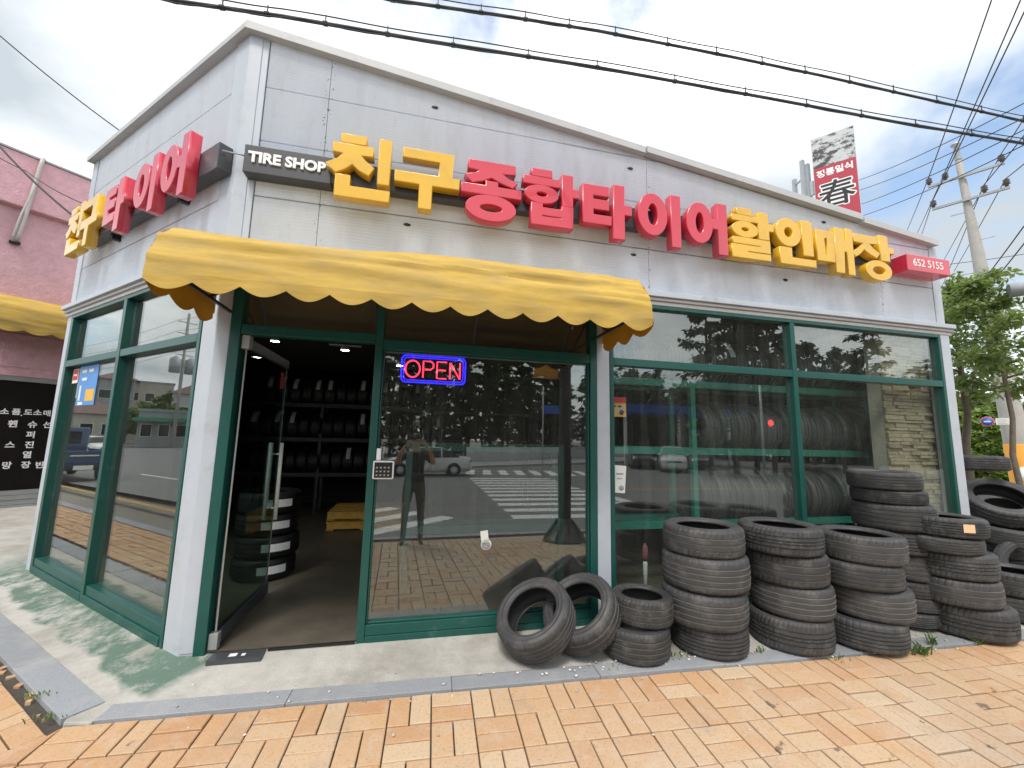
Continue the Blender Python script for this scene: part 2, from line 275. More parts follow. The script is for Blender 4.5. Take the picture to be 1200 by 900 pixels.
# concrete apron with what is left of a green floor paint along the left shop front
ANG = 0.7423
A0 = V((-1.558, 0, 0)); LD = V((-math.cos(ANG), math.sin(ANG), 0)); LN = V((-math.sin(ANG), -math.cos(ANG), 0))
def apron_mat():
    Mm = mat('apron', (0.43, 0.42, 0.385), 0.85, var=0.16, vscale=6, dirt=(0.25, 0.235, 0.20), dscale=1.3, dlo=0.46, dhi=0.70, bump=0.35, bscale=70)
    t = Mm.node_tree; b = base(Mm); n = t.nodes.new; lk = t.links.new
    geo = n('ShaderNodeNewGeometry'); src = b.inputs['Base Color'].links[0].from_socket
    def dot(v, off):
        s = n('ShaderNodeVectorMath'); s.operation = 'SUBTRACT'; lk(geo.outputs['Position'], s.inputs[0]); s.inputs[1].default_value = A0
        d = n('ShaderNodeVectorMath'); d.operation = 'DOT_PRODUCT'; lk(s.outputs[0], d.inputs[0]); d.inputs[1].default_value = v; return d.outputs['Value']
    def rng(x, a, c, lo=0.0, hi=1.0):
        r = n('ShaderNodeMapRange'); lk(x, r.inputs[0]); r.inputs[1].default_value = a; r.inputs[2].default_value = c; r.inputs[3].default_value = lo; r.inputs[4].default_value = hi; return r.outputs[0]
    def math_(op, x, y):
        q = n('ShaderNodeMath'); q.operation = op
        for i, s in enumerate((x, y)):
            if isinstance(s, float): q.inputs[i].default_value = s
            else: lk(s, q.inputs[i])
        return q.outputs[0]
    z = n('ShaderNodeTexNoise'); z.inputs['Scale'].default_value = 2.2; z.inputs['Detail'].default_value = 9; z.inputs['Roughness'].default_value = 0.6; lk(geo.outputs['Position'], z.inputs['Vector'])
    dd = math_('ADD', dot(LN, 0), math_('MULTIPLY', z.outputs['Fac'], 0.30))
    m1 = math_('MULTIPLY', rng(dd, 0.46, 0.42), rng(dot(LD, 0), -0.32, -0.22))
    m1 = math_('MULTIPLY', m1, rng(dot(LD, 0), 4.6, 3.6))
    z2 = n('ShaderNodeTexNoise'); z2.inputs['Scale'].default_value = 3.4; z2.inputs['Detail'].default_value = 10; z2.inputs['Roughness'].default_value = 0.75; lk(geo.outputs['Position'], z2.inputs['Vector'])
    m2 = math_('MULTIPLY', m1, rng(z2.outputs['Fac'], 0.60, 0.47, 0.10, 0.95))
    x = n('ShaderNodeMix'); x.data_type = 'RGBA'; lk(m2, x.inputs[0]); lk(src, x.inputs[6]); x.inputs[7].default_value = (0.085, 0.150, 0.112, 1)
    lk(x.outputs[2], b.inputs['Base Color'])
    return Mm
M['apron'] = apron_mat()

# ------------------------------------------------------------------ geometry helpers
WL = {}
def wl(o): return WL.get(o.name, V((0, 0, 0))) if o else V((0, 0, 0))
def tag(o, label=None, cat=None, group=None, kind=None):
    if label: o['label'] = label
    if cat: o['category'] = cat
    if group: o['group'] = group
    if kind: o['kind'] = kind
    return o
def thing(name, label, cat, loc=(0, 0, 0), rz=0.0, group=None, rot=None, scale=None):
    o = bpy.data.objects.new(name, None); COL.objects.link(o); o.empty_display_size = 0.2
    o.location = loc; o.rotation_euler = rot if rot else (0, 0, rz)
    if scale: o.scale = scale
    WL[o.name] = V(loc)
    return tag(o, label, cat, group)
def link_mesh(name, me, mats, parent=None, origin=V((0, 0, 0))):
    o = bpy.data.objects.new(name, me); COL.objects.link(o)
    if not isinstance(mats, (list, tuple)): mats = [mats]
    if len(me.materials) == 0:
        for k in mats: me.materials.append(k)
    if parent: o.parent = parent
    WL[o.name] = origin
    return o
class MB:
    def __init__(s): s.v = []; s.f = []; s.m = []; s.M = None; s.sm = []
    def pt(s, p):
        p = V(p)
        if s.M is not None: p = s.M @ p
        s.v.append(p); return len(s.v)-1
    def face(s, ids, mi=0, sm=False): s.f.append(tuple(ids)); s.m.append(mi); s.sm.append(sm)
    def poly(s, pts, mi=0): s.face([s.pt(p) for p in pts], mi)
    def box(s, a, b, mi=0):
        x0, y0, z0 = a; x1, y1, z1 = b
        i = [s.pt(p) for p in ((x0,y0,z0),(x1,y0,z0),(x1,y1,z0),(x0,y1,z0),(x0,y0,z1),(x1,y0,z1),(x1,y1,z1),(x0,y1,z1))]
        for q in ((0,3,2,1),(4,5,6,7),(0,1,5,4),(1,2,6,5),(2,3,7,6),(3,0,4,7)): s.face([i[k] for k in q], mi)
        return s
    def prism(s, poly, ex, mi=0):            # poly: 3D points in a plane, ex: extrusion vector
        ex = V(ex); n = len(poly)
        a = [s.pt(p) for p in poly]; b = [s.pt(V(p)+ex) for p in poly]
        s.face(a, mi); s.face(b[::-1], mi)
        for k in range(n): s.face((a[k], b[k], b[(k+1) % n], a[(k+1) % n]), mi)
        return s
    def bar(s, p, q, w, h, up=(0, 0, 1), mi=0):
        p, q = V(p), V(q); d = (q-p).normalized(); up = V(up)
        sd_ = d.cross(up)
        if sd_.length < 1e-4: sd_ = d.cross(V((0, 1, 0)))
        sd_.normalize(); u = sd_.cross(d)
        c = [(-1,-1),(1,-1),(1,1),(-1,1)]
        a = [s.pt(p+sd_*(x*w/2)+u*(y*h/2)) for x, y in c]; b = [s.pt(q+sd_*(x*w/2)+u*(y*h/2)) for x, y in c]
        s.face(a[::-1], mi); s.face(b, mi)
        for k in range(4): s.face((a[k], a[(k+1) % 4], b[(k+1) % 4], b[k]), mi)
        return s
    def tube(s, pts, rad, n=8, mi=0, cap=True, closed=False):
        pts = [V(p) for p in pts]; K = len(pts); rings = []
        rads = rad if isinstance(rad, (list, tuple)) else [rad]*K
        prev = None
        for k in range(K):
            if closed: d = pts[(k+1) % K]-pts[k-1]
            else: d = pts[min(k+1, K-1)]-pts[max(k-1, 0)]
            d.normalize()
            if prev is None:
                a = d.cross(V((0, 0, 1)))
                if a.length < 0.05: a = d.cross(V((0, 1, 0)))
            else: a = prev - d*prev.dot(d)
            a.normalize(); prev = a; b = d.cross(a)
            rings.append([s.pt(pts[k]+(a*math.cos(t)+b*math.sin(t))*rads[k]) for t in [2*math.pi*i/n for i in range(n)]])
        for k in range(K if closed else K-1):
            A, B = rings[k], rings[(k+1) % K]
            for i in range(n): s.face((A[i], B[i], B[(i+1) % n], A[(i+1) % n]), mi, True)
        if cap and not closed: s.face(rings[0], mi); s.face(rings[-1][::-1], mi)
        return s
    def lathe(s, prof, n=24, mi=0, M=None, cap=True):   # prof [(r,z)] round Z
        M = M or Matrix.Identity(4)
        rings = [[s.pt(M @ V((r*math.cos(2*math.pi*i/n), r*math.sin(2*math.pi*i/n), z))) for i in range(n)] for r, z in prof]
        for A, B in zip(rings, rings[1:]):
            for i in range(n): s.face((A[i], A[(i+1) % n], B[(i+1) % n], B[i]), mi, True)
        if cap: s.face(rings[0][::-1], mi); s.face(rings[-1], mi)
        return s
    def mesh(s, name, origin=V((0, 0, 0))):
        me = bpy.data.meshes.new(name); me.from_pydata([tuple(p-origin) for p in s.v], [], s.f)
        for p, mi, sm in zip(me.polygons, s.m, s.sm): p.material_index = mi; p.use_smooth = sm
        return me
    def build(s, name, mats, parent=None, world=True, bev=0, fix=True, sub=0):
        og = wl(parent) if (parent and world) else V((0, 0, 0))
        me = s.mesh(name, og)
        if fix:
            bm = bmesh.new(); bm.from_mesh(me); bmesh.ops.recalc_face_normals(bm, faces=bm.faces); bm.to_mesh(me); bm.free()
        o = link_mesh(name, me, mats, parent, og)
        if bev:
            b = o.modifiers.new('bevel', 'BEVEL'); b.width = bev; b.segments = 2; b.limit_method = 'ANGLE'; b.angle_limit = R_(40)
        return o
def copy_tree(o, parent=None):
    c = o.copy(); COL.objects.link(c)
    if parent: c.parent = parent
    for ch in o.children: copy_tree(ch, c)
    return c
def clip(poly, p, nrm):                     # keep the side where (q-p).n >= 0, 2D
    outp = []
    for i in range(len(poly)):
        a, b = poly[i], poly[(i+1) % len(poly)]
        da = (a[0]-p[0])*nrm[0]+(a[1]-p[1])*nrm[1]; db = (b[0]-p[0])*nrm[0]+(b[1]-p[1])*nrm[1]
        if da >= 0: outp.append(a)
        if da*db < 0:
            t = da/(da-db); outp.append((a[0]+(b[0]-a[0])*t, a[1]+(b[1]-a[1])*t))
    return outp
DG = None
def curve_mesh(cu):
    o = bpy.data.objects.new('tmp', cu); COL.objects.link(o)
    dg = bpy.context.evaluated_depsgraph_get(); dg.update()
    me = bpy.data.meshes.new_from_object(o.evaluated_get(dg))
    bpy.data.objects.remove(o); bpy.data.curves.remove(cu)
    return me
def text_mesh(body, size, extrude=0.002, bold=0.0, align='CENTER', space=1.0):
    cu = bpy.data.curves.new('lettering', 'FONT'); cu.body = body; cu.size = size; cu.extrude = extrude; cu.offset = bold
    cu.align_x = align; cu.align_y = 'CENTER'; cu.space_character = space; cu.resolution_u = 3
    return curve_mesh(cu)
def lettering(body, size, mtl, right, up, pos, parent, name='lettering', **k):
    me = text_mesh(body, size, **k)
    right, up = V(right).normalized(), V(up).normalized(); nn = right.cross(up)
    og = wl(parent)
    Mx = Matrix(((right.x, up.x, nn.x, pos[0]-og.x), (right.y, up.y, nn.y, pos[1]-og.y), (right.z, up.z, nn.z, pos[2]-og.z), (0, 0, 0, 1)))
    me.transform(Mx)
    return link_mesh(name, me, mtl, parent, og)
def in_view(p, margin=20):
    d = V(p)-CAM; z = d.dot(cw)
    if z < 0.05: return None
    u = 600+f_px*d.dot(cr)/z; v = 450-f_px*d.dot(cu)/z
    if -margin < u < 1200+margin and -margin < v < 900+margin: return u, v, z
    return None

# ------------------------------------------------------------------ the setting: ground, road, pavements
def slope_z(d): return -0.090 - 0.055*d            # pavement height d metres out from the kerb stones
KF0 = V((-1.83, -0.56, 0)); KD = V((math.cos(R_(-2.3)), math.sin(R_(-2.3)), 0)); KN = V((-KD.y*-1, -KD.x, 0))
KN = V((KD.y, -KD.x, 0))                            # outwards, towards the road
# left kerb: from the same corner along LD
LKN = LN
KW_F, KW_L = 0.15, 0.19
PAVE_W = 3.75; PAVE_L = 1.05
ROAD_Z = -0.43
b = MB(); b.box((-400, -400, -0.60), (400, 400, -0.56)); tag(b.build('ground', M['ground']), kind='structure')
b = MB(); b.poly([(-120, -75, ROAD_Z), (120, -75, ROAD_Z), (120, 2, ROAD_Z), (-10, 2, ROAD_Z), (-120, 110, ROAD_Z), ]); road = tag(b.build('road', M['asphalt']), kind='structure')

# apron of concrete round the shop
bis = (KN+LN).normalized(); CORN = KF0.copy()
def kin(P, n, w): return P - n*w
c_in = KF0 + V((0.06, 0.16, 0))
ap = [c_in, KF0+KD*16-KN*KW_F, V((14.2, 9, 0)), V((-14, 12.5, 0)), KF0+LD*13-LN*KW_L, ]
b = MB(); b.poly([(p.x, p.y, -0.075 if k in (0, 1, 4) else 0.0) for k, p in enumerate(ap)][:1]*0 or
                 [(p.x, p.y, -0.078) for p in ap]); 
# a gentle fall: facade line at -0.012, kerb at -0.085
b = MB()
FL = [V((6.25, 0.08, -0.03)), A0+V((0.03, 0.05, -0.006)), A0+LD*3.7-LN*0.05+V((0, 0, -0.02)), A0+LD*12+V((0, 0, -0.05))]
KL = [KF0+KD*16-KN*KW_F, c_in, c_in, KF0+LD*13-LN*KW_L]
for k in range(3):
    q = [FL[k], FL[k+1], V((KL[k+1].x, KL[k+1].y, -0.088)), V((KL[k].x, KL[k].y, -0.088))]
    if k == 1: q = q[:3]
    b.poly(q)
b.poly([FL[0], V((KL[0].x, KL[0].y, -0.088)), (18, -1.2, -0.088), (18, 9, -0.05), (6.25, 9, -0.05)])
b.poly([FL[2], FL[3], (-13.2, 12, -0.06), (-4.5, 9, -0.05)])
apron = tag(b.build('concrete_apron', M['apron']), kind='structure')

# granite kerb stones, each a stone
kerb = bpy.data.objects.new('kerb', None); COL.objects.link(kerb); WL['kerb'] = V((0, 0, 0)); tag(kerb, kind='structure')
def kerb_run(P0, D, Nn, wd, L0, L1, step):
    t = L0; rnd = random.Random(3)
    while t < L1:
        ln = min(step*rnd.uniform(0.96, 1.04), L1-t)
        a = P0+D*(t+0.0015); c = P0+D*(t+ln-0.0015); j = rnd.uniform(-0.003, 0.003)
        mb = MB(); z1 = -0.078+j
        poly = [a-Nn*(wd-0.004), a, c, c-Nn*(wd-0.004)]
        mb.prism([V((p.x, p.y, -0.26)) for p in poly], (0, 0, 0.26+z1)); mb.build('kerb_stone', M['granite'], kerb, bev=0.003)
        t += ln
kerb_run(KF0, KD, KN, KW_F, 0.14, 16, 1.02)
kerb_run(KF0, LD, LN, KW_L, 0.06, 13, 1.0)
mb = MB(); mb.prism([(KF0.x-0.02, KF0.y+0.02, -0.2), (KF0.x+0.13, KF0.y-0.01, -0.2), (c_in.x+0.11, c_in.y+0.01, -0.2), (c_in.x-0.13, c_in.y+0.02, -0.2)], (0, 0, 0.112)); mb.build('corner_mortar', M['apron'], kerb, bev=0.01)

# pavement sheets under the pavers
def plane_pt(n, x, y):
    d = (V((x, y, 0))-KF0).dot(n); return V((x, y, slope_z(max(d, 0))))
b = MB()
far = KF0+bis*(PAVE_W/ (bis.dot(KN)))
def pz(p, n, dz): q = plane_pt(n, p.x, p.y); return (q.x, q.y, q.z+dz)
fr = [KF0, KF0+KD*45, KF0+KD*45+KN*PAVE_W, far]; farL = KF0+bis*(PAVE_L/bis.dot(LN)); lf = [KF0, farL, KF0+LD*45+LN*PAVE_L, KF0+LD*45]
b.poly([pz(p, KN, -0.022) for p in fr]); b.poly([pz(p, LN, -0.022) for p in lf])
sidewalk = tag(b.build('sidewalk', M['joint']), kind='structure')
# road kerb at the outer edge
rk = bpy.data.objects.new('road_kerb', None); COL.objects.link(rk); WL['road_kerb'] = V((0, 0, 0)); tag(rk, kind='structure')
bcl = V((-bis.y, bis.x, 0)); dlen = (far-farL).length
for D, n, L1, W_, B_ in ((KD, KN, 45, PAVE_W, KF0), (LD, LN, 45, PAVE_L, KF0), (bis, -bcl, dlen, 0.0, farL)):
    t0 = (far-KF0).dot(D) if n is KN else ((farL-KF0).dot(D) if n is LN else 0.0)
    t = t0
    while t < L1:
        a = B_+n*W_+D*(t+0.004); c = B_+n*W_+D*(min(t+1.0, L1)-0.004)
        mb = MB(); mb.prism([V((p.x, p.y, -0.5)) for p in (a, c, c+n*0.18, a+n*0.18)], (0, 0, 0.5+slope_z(PAVE_W if W_ != PAVE_L else PAVE_L)+0.012)); mb.build('kerb_stone', M['granite'], rk)
        t += 1.0

# basket-weave pavers
PB = 0.252; PT = 0.03
def paver_mesh(w, l):
    mb = MB(); e = 0.004; x, y = w/2, l/2
    lo = [mb.pt(p) for p in ((-x,-y,-PT),(x,-y,-PT),(x,y,-PT),(-x,y,-PT))]; md = [mb.pt(p) for p in ((-x,-y,-e),(x,-y,-e),(x,y,-e),(-x,y,-e))]
    tp = [mb.pt(p) for p in ((-x+e,-y+e,0),(x-e,-y+e,0),(x-e,y-e,0),(-x+e,y-e,0))]
    for A, B in ((lo, md), (md, tp)):
        for k in range(4): mb.face((A[k], A[(k+1) % 4], B[(k+1) % 4], B[k]))
    mb.face(tp); return mb.mesh('paver')
pm_short = paver_mesh(PB/2-0.008, PB-0.008); pm_short.materials.append(M['paver'])
cands, mass = [], MB()
bcl = V((-bis.y, bis.x, 0))                        # normal of the bisector line, positive to the left
def lay(n, D, side, tmin, tmax, near):
    rnd = random.Random(11 if side > 0 else 12)
    ez = V((0, 0, 1)); nz_ = (V((0, 0, 1)) + n*0.055).normalized(); dn = (n + V((0, 0, -0.055))).normalized()
    rows = int((PAVE_W if side > 0 else PAVE_L)/PB); nd0 = 0.0 if side > 0 else 0.055
    for i in range(int(tmin/PB), int(tmax/PB)):
        for j in range(rows):
            hor = (i+j) % 2 == 0
            for k in (-1, 1):
                t, d = (i+0.5)*PB, (j+0.5)*PB+0.012+nd0
                if hor: d += k*PB/4
                else: t += k*PB/4
                ctr = KF0+D*t+n*d; hl = (PB/2-0.003, PB/4-0.003) if hor else (PB/4-0.003, PB/2-0.003)
                poly = [(ctr+D*(sx*hl[0])+n*(sy*hl[1])) for sx, sy in ((-1,-1),(1,-1),(1,1),(-1,1))]
                p2 = clip([(p.x, p.y) for p in poly], (KF0.x, KF0.y), (bcl.x*side, bcl.y*side))
                if len(p2) < 3: continue
                z = slope_z(d)+rnd.uniform(-0.0035, 0.0035)
                full = all((V((p.x, p.y, 0))-KF0).dot(bcl)*side > 0.004 for p in poly)
                P = V((ctr.x, ctr.y, z))
                iv = in_view(P, 60)
                tilt = (rnd.uniform(-0.012, 0.012), rnd.uniform(-0.012, 0.012))
                if full:
                    ax = dn if hor else D                           # short side direction
                    ax = ax.normalized(); ay = nz_.cross(ax).normalized()
                    Mx = Matrix(((ax.x, ay.x, nz_.x, P.x), (ax.y, ay.y, nz_.y, P.y), (ax.z, ay.z, nz_.z, P.z), (0,0,0,1))) @ Matrix.Rotation(tilt[0], 4, 'X') @ Matrix.Rotation(tilt[1], 4, 'Y')
                    size = 1/iv[2] if iv else 0
                    cands.append((size, Mx, iv))
                elif (P-CAM).length < 9:
                    mass.prism([(x, y, z-PT) for x, y in p2], (0, 0, PT))
lay(KN, KD, 1, -4, 24, True); lay(LN, LD, -1, -4, 12, True)
cands.sort(key=lambda c: -c[0])
for k, (s_, Mx, iv) in enumerate(cands):
    if k < 296 and iv:
        o = bpy.data.objects.new('paver', pm_short); COL.objects.link(o); o.parent = sidewalk; o.matrix_world = Mx
    else:
        if (Mx.translation-CAM).length > 19: continue
        mass.M = Mx
        x, y = (PB/2-0.008)/2, (PB-0.008)/2; e = 0.004
        md = [mass.pt(p) for p in ((-x,-y,-e*3),(x,-y,-e*3),(x,y,-e*3),(-x,y,-e*3))]; tp = [mass.pt(p) for p in ((-x+e,-y+e,0),(x-e,-y+e,0),(x-e,y-e,0),(-x+e,y-e,0))]
        for q in range(4): mass.face((md[q], md[(q+1) % 4], tp[(q+1) % 4], tp[q]))
        mass.face(tp); mass.M = None
rb = random.Random(8)
for i in range(46):                                   # broken bits filling the strip by the side kerb
    if rb.random() < .35: continue
    p = KF0+LD*(0.15+0.075*i+rb.uniform(-.05, .05))+LN*rb.uniform(0.012, 0.045); r = rb.uniform(.008, .034); a0 = rb.uniform(0, 6)
    mass.prism([(p.x+r*math.cos(a0+k*1.57+rb.uniform(-.3, .3)), p.y+r*math.sin(a0+k*1.57), slope_z(.03)-.035) for k in range(4)], (0, 0, 0.03+rb.uniform(-.012, .006)))
tag(mass.build('paver', M['paver_mass'], sidewalk, fix=False), kind='stuff')
# little pebbles and weeds along the kerb
def on_walk(x, y):
    p = V((x, y, 0)); d = (p-KF0).dot(KN); return slope_z(d) if d > 0 else -0.075
rnd = random.Random(5); mb = MB()
for k in range(170):
    t = rnd.choice([rnd.uniform(2.6, 8), rnd.uniform(0.5, 8)]); d = rnd.gauss(-0.08, 0.10)
    if rnd.random() < 0.15: t, d = rnd.uniform(0, 6), rnd.uniform(0.1, 1.4)
    p = KF0+KD*t+KN*d; r = rnd.uniform(0.003, 0.011); z = on_walk(p.x, p.y)+r*0.4
    mb.lathe([(r*0.5, -r*0.5), (r, 0), (r*0.6, r*0.5)], 5, M=Matrix.Translation((p.x, p.y, z)) @ Matrix.Rotation(rnd.uniform(0, 6), 4, 'Z') @ Matrix.Scale(rnd.uniform(1, 1.8), 4, (1, 0, 0)))
tag(mb.build('pebbles', M['pebble']), kind='stuff')
mb = MB()
def tuft(x, y, n, h, sp):
    z = on_walk(x, y)
    for k in range(n):
        a = rnd.uniform(0, 6.28); r = rnd.uniform(0, sp); bx, by = x+r*math.cos(a), y+r*math.sin(a)*0.4
        l = h*rnd.uniform(0.5, 1.1); q = rnd.uniform(0, 6.28); lean = rnd.uniform(0.2, 0.9)*l; w = 0.004
        dx_, dy_ = math.cos(q), math.sin(q)
        mb.poly([(bx-dy_*w, by+dx_*w, z), (bx+dy_*w, by-dx_*w, z), (bx+dx_*lean*.5+dy_*w*.8, by+dy_*lean*.5-dx_*w*.8, z+l*.65), (bx+dx_*lean, by+dy_*lean, z+l*.85)])
for x, y, n, h, sp in ((2.0, -0.55, 30, 0.05, 0.16), (2.75, -0.62, 14, 0.05, 0.08), (4.05, -0.86, 40, 0.10, 0.10), (4.3, -0.78, 22, 0.09, 0.06), (4.75, -0.83, 34, 0.09, 0.06), (3.3, -0.8, 16, 0.05, 0.2), (5.5, -0.86, 26, 0.06, 0.15), (-1.95, -0.50, 30, 0.03, 0.12), (-2.2, -0.25, 24, 0.03, 0.12), (1.6, -0.6, 16, 0.03, 0.2)):
    tuft(x, y, n, h, sp)
tag(mb.build('weeds', M['grass'], fix=False), kind='stuff')

# ------------------------------------------------------------------ the tyre shop
shop = thing('tyre_shop', 'low grey metal-clad corner shop with green window frames and a sloping roof edge', 'shop', (0, 0, 0))
XR = 6.236
def zroof(x): return 4.965-0.119*(x+1.55)          # underside of the roof edge along the front
ZL = 4.965
def L_(s, off, z): p = A0+LD*s+LN*off; return V((p.x, p.y, z))
# outer walls behind the cladding, side and back walls, roof
E_ = A0+LD*3.61
b = MB()
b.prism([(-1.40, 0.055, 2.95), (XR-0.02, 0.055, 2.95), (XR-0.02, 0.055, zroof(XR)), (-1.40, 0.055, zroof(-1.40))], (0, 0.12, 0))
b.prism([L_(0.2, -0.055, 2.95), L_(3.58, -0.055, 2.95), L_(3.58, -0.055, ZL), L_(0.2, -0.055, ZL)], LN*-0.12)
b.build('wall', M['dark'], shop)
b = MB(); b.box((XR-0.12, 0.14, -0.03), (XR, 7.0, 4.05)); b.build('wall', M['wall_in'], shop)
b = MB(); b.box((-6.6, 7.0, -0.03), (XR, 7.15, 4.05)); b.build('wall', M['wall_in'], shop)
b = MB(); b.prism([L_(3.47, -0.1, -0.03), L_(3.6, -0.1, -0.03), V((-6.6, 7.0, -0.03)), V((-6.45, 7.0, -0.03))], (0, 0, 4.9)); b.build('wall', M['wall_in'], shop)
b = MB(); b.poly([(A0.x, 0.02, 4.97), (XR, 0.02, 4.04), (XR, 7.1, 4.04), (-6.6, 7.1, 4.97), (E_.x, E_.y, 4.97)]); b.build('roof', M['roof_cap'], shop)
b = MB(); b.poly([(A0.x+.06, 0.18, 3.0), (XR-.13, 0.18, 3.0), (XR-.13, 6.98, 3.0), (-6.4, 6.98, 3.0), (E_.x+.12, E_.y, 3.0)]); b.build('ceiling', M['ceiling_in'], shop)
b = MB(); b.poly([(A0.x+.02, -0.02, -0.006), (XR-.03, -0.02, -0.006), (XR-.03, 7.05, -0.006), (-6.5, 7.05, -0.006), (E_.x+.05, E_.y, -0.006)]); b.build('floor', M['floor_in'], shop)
# cladding panels: every panel its own piece
rows = [3.03, 3.5, 4.0, 4.5, 5.2]
cols = [-1.405, -0.9, 2.22, 5.28, 6.10]
for i in range(4):
    for j in range(4):
        g = 0.005
        h_ = 0.0015; poly = [(cols[i]+h_, rows[j]+g), (cols[i+1]-h_, rows[j]+g), (cols[i+1]-h_, rows[j+1]-g), (cols[i]+h_, rows[j+1]-g)]
        poly = clip(poly, (-1.55, 4.962), (-0.119, -1))
        if len(poly) < 3: continue
        mb = MB(); mb.prism([(x, 0.0, z) for x, z in poly], (0, 0.05, 0)); mb.build('wall_panel', M['panel'], shop, bev=0.003)
for j in range(4):
    for s0, s1 in ((0.20, 3.46),):
        z0, z1 = rows[j]+0.005, min(rows[j+1]-0.005, ZL-0.003)
        mb = MB(); mb.prism([L_(s0+.005, 0, z0), L_(s1-.005, 0, z0), L_(s1-.005, 0, z1), L_(s0+.005, 0, z1)], LN*-0.05); mb.build('wall_panel', M['panel'], shop, bev=0.003)
# little oval vent caps on the panels
for x, z in ((0.02, 4.62), (-0.17, 3.42), (2.05, 3.42), (3.9, 3.36), (4.5, 4.13), (2.03, 4.36)):
    mb = MB(); mb.lathe([(0.0, -0.004), (0.028, -0.004), (0.034, 0.006), (0.026, 0.018), (0.0, 0.02)], 16, M=Matrix.Translation((x, 0.0, z)) @ Matrix.Rotation(R_(90), 4, 'X') @ Matrix.Scale(0.95, 4, (1, 0, 0)) @ Matrix.Scale(0.42, 4, (0, 1, 0)) @ Matrix.Scale(0.6, 4, (0, 0, 1))); mb.build('vent_cap', M['iron'], shop)
# corner post, end post, white pillars
mb = MB(); c = [L_(0.2, 0.015, 0), V((A0.x, -0.016, 0)), V((-1.457, -0.016, 0)), V((-1.457, 0.10, 0)), L_(0.2, -0.12, 0)]
mb.prism([V((p.x, p.y, -0.06)) for p in c], (0, 0, ZL+0.06)); mb.build('corner_post', M['white_steel'], shop, bev=0.006)
mb = MB(); mb.box((-1.457, -0.012, 2.93), (-1.408, 0.09, zroof(-1.43))); mb.build('corner_trim', M['white_steel'], shop, bev=0.004)
mb = MB(); mb.prism([L_(3.45, 0.012, -0.06), L_(3.61, 0.012, -0.06), L_(3.61, -0.12, -0.06), L_(3.45, -0.12, -0.06)], (0, 0, ZL+0.06)); mb.build('end_post', M['white_steel'], shop, bev=0.006)
mb = MB(); mb.box((1.634, -0.028, -0.06), (1.763, 0.10, 2.905)); mb.build('pillar', M['white_steel'], shop, bev=0.006)
mb = MB(); mb.box((6.092, -0.028, -0.06), (XR, 0.13, 2.905)); mb.build('pillar', M['white_steel'], shop, bev=0.006)
mb = MB(); mb.prism([(6.105, -0.006, 3.032), (XR, -0.006, 3.032), (XR, -0.006, zroof(XR)-.003), (6.105, -0.006, zroof(6.105)-.003)], (0, 0.1, 0)); mb.build('corner_trim', M['white_steel'], shop, bev=0.004)
# cornice: stepped, mitred round the corner
def corner_run(off):   # intersection of the two facade lines pushed out by off
    th = (math.pi-ANG)/2
    bb = (V((0, -1, 0))+LN).normalized(); return A0+bb*(off/bb.dot(V((0, -1, 0))))
def run(z0, z1, off, name, mtl, x1=XR+0.055, s1=3.64, bev=0.005):
    c0, c1 = corner_run(off), corner_run(-0.02)
    mb = MB()
    mb.prism([V((c0.x, c0.y, z0)), V((x1, -off, z0)), V((x1, 0.02, z0)), V((c1.x, c1.y, z0))], (0, 0, z1-z0))
    mb.build(name, mtl, shop, bev=bev); mb = MB()
    mb.prism([V((c0.x, c0.y, z0)), L_(s1, off, z0), L_(s1, -0.02, z0), V((c1.x, c1.y, z0))], (0, 0, z1-z0))
    return mb.build(name, mtl, shop, bev=bev)
run(2.908, 2.948, 0.028, 'cornice', M['cornice']); run(2.950, 2.980, 0.050, 'cornice', M['cornice']); run(2.982, 3.034, 0.078, 'cornice', M['white_steel'])
# roof edge capping: two lengths on the front with a step, one on the left
def cap_len(x0, x1, dz, off):
    z = lambda x: zroof(x)+dz
    mb = MB(); pts = []
    for x in (x0, x1):
        pts.append([V((x, -off, z(x)-.01)), V((x, -off, z(x)+.068)), V((x, -off+.03, z(x)+.082)), V((x, 0.12, z(x)+.082)), V((x, 0.12, z(x)-.004)), V((x, -off+0.02, z(x)-.004))])
    a = [[mb.pt(p) for p in q] for q in pts]; n = 6
    mb.face(a[0]); mb.face(a[1][::-1])
    for k in range(n): mb.face((a[0][k], a[1][k], a[1][(k+1) % n], a[0][(k+1) % n]))
    return mb.build('roof_cap', M['roof_cap'], shop, bev=0.004)
cc = corner_run(0.075)
cap_len(cc.x, 2.17, 0.0, 0.075); cap_len(2.19, 5.0, 0.012, 0.080); cap_len(5.02, 6.17, -0.01, 0.075)
mb = MB(); a = []
for s in (0, 1):
    P = (lambda o: corner_run(o)) if s == 0 else (lambda o: A0+LD*3.64+LN*o)
    q = [(0.075, -.01), (0.075, .05), (0.045, .068), (-0.12, .068), (-0.12, -.004), (0.055, -.004)]
    a.append([mb.pt((P(o).x, P(o).y, ZL+z)) for o, z in q])
mb.face(a[0]); mb.face(a[1][::-1])
for k in range(6): mb.face((a[0][k], a[1][k], a[1][(k+1) % 6], a[0][(k+1) % 6]))
mb.build('roof_cap', M['roof_cap'], shop, bev=0.004)
# windows: frame (part) > panes (sub-parts)
G = M['green_frame']
def fr_box(mb, x0, x1, z0, z1, y0=-0.03, y1=0.06): mb.box((x0, y0, z0), (x1, y1, z1))
def pane(x0, x1, z0, z1, par, y=0.018): 
    mb = MB(); mb.box((x0, y, z0), (x1, y+0.008, z1)); return mb.build('pane', M['glass'], par)
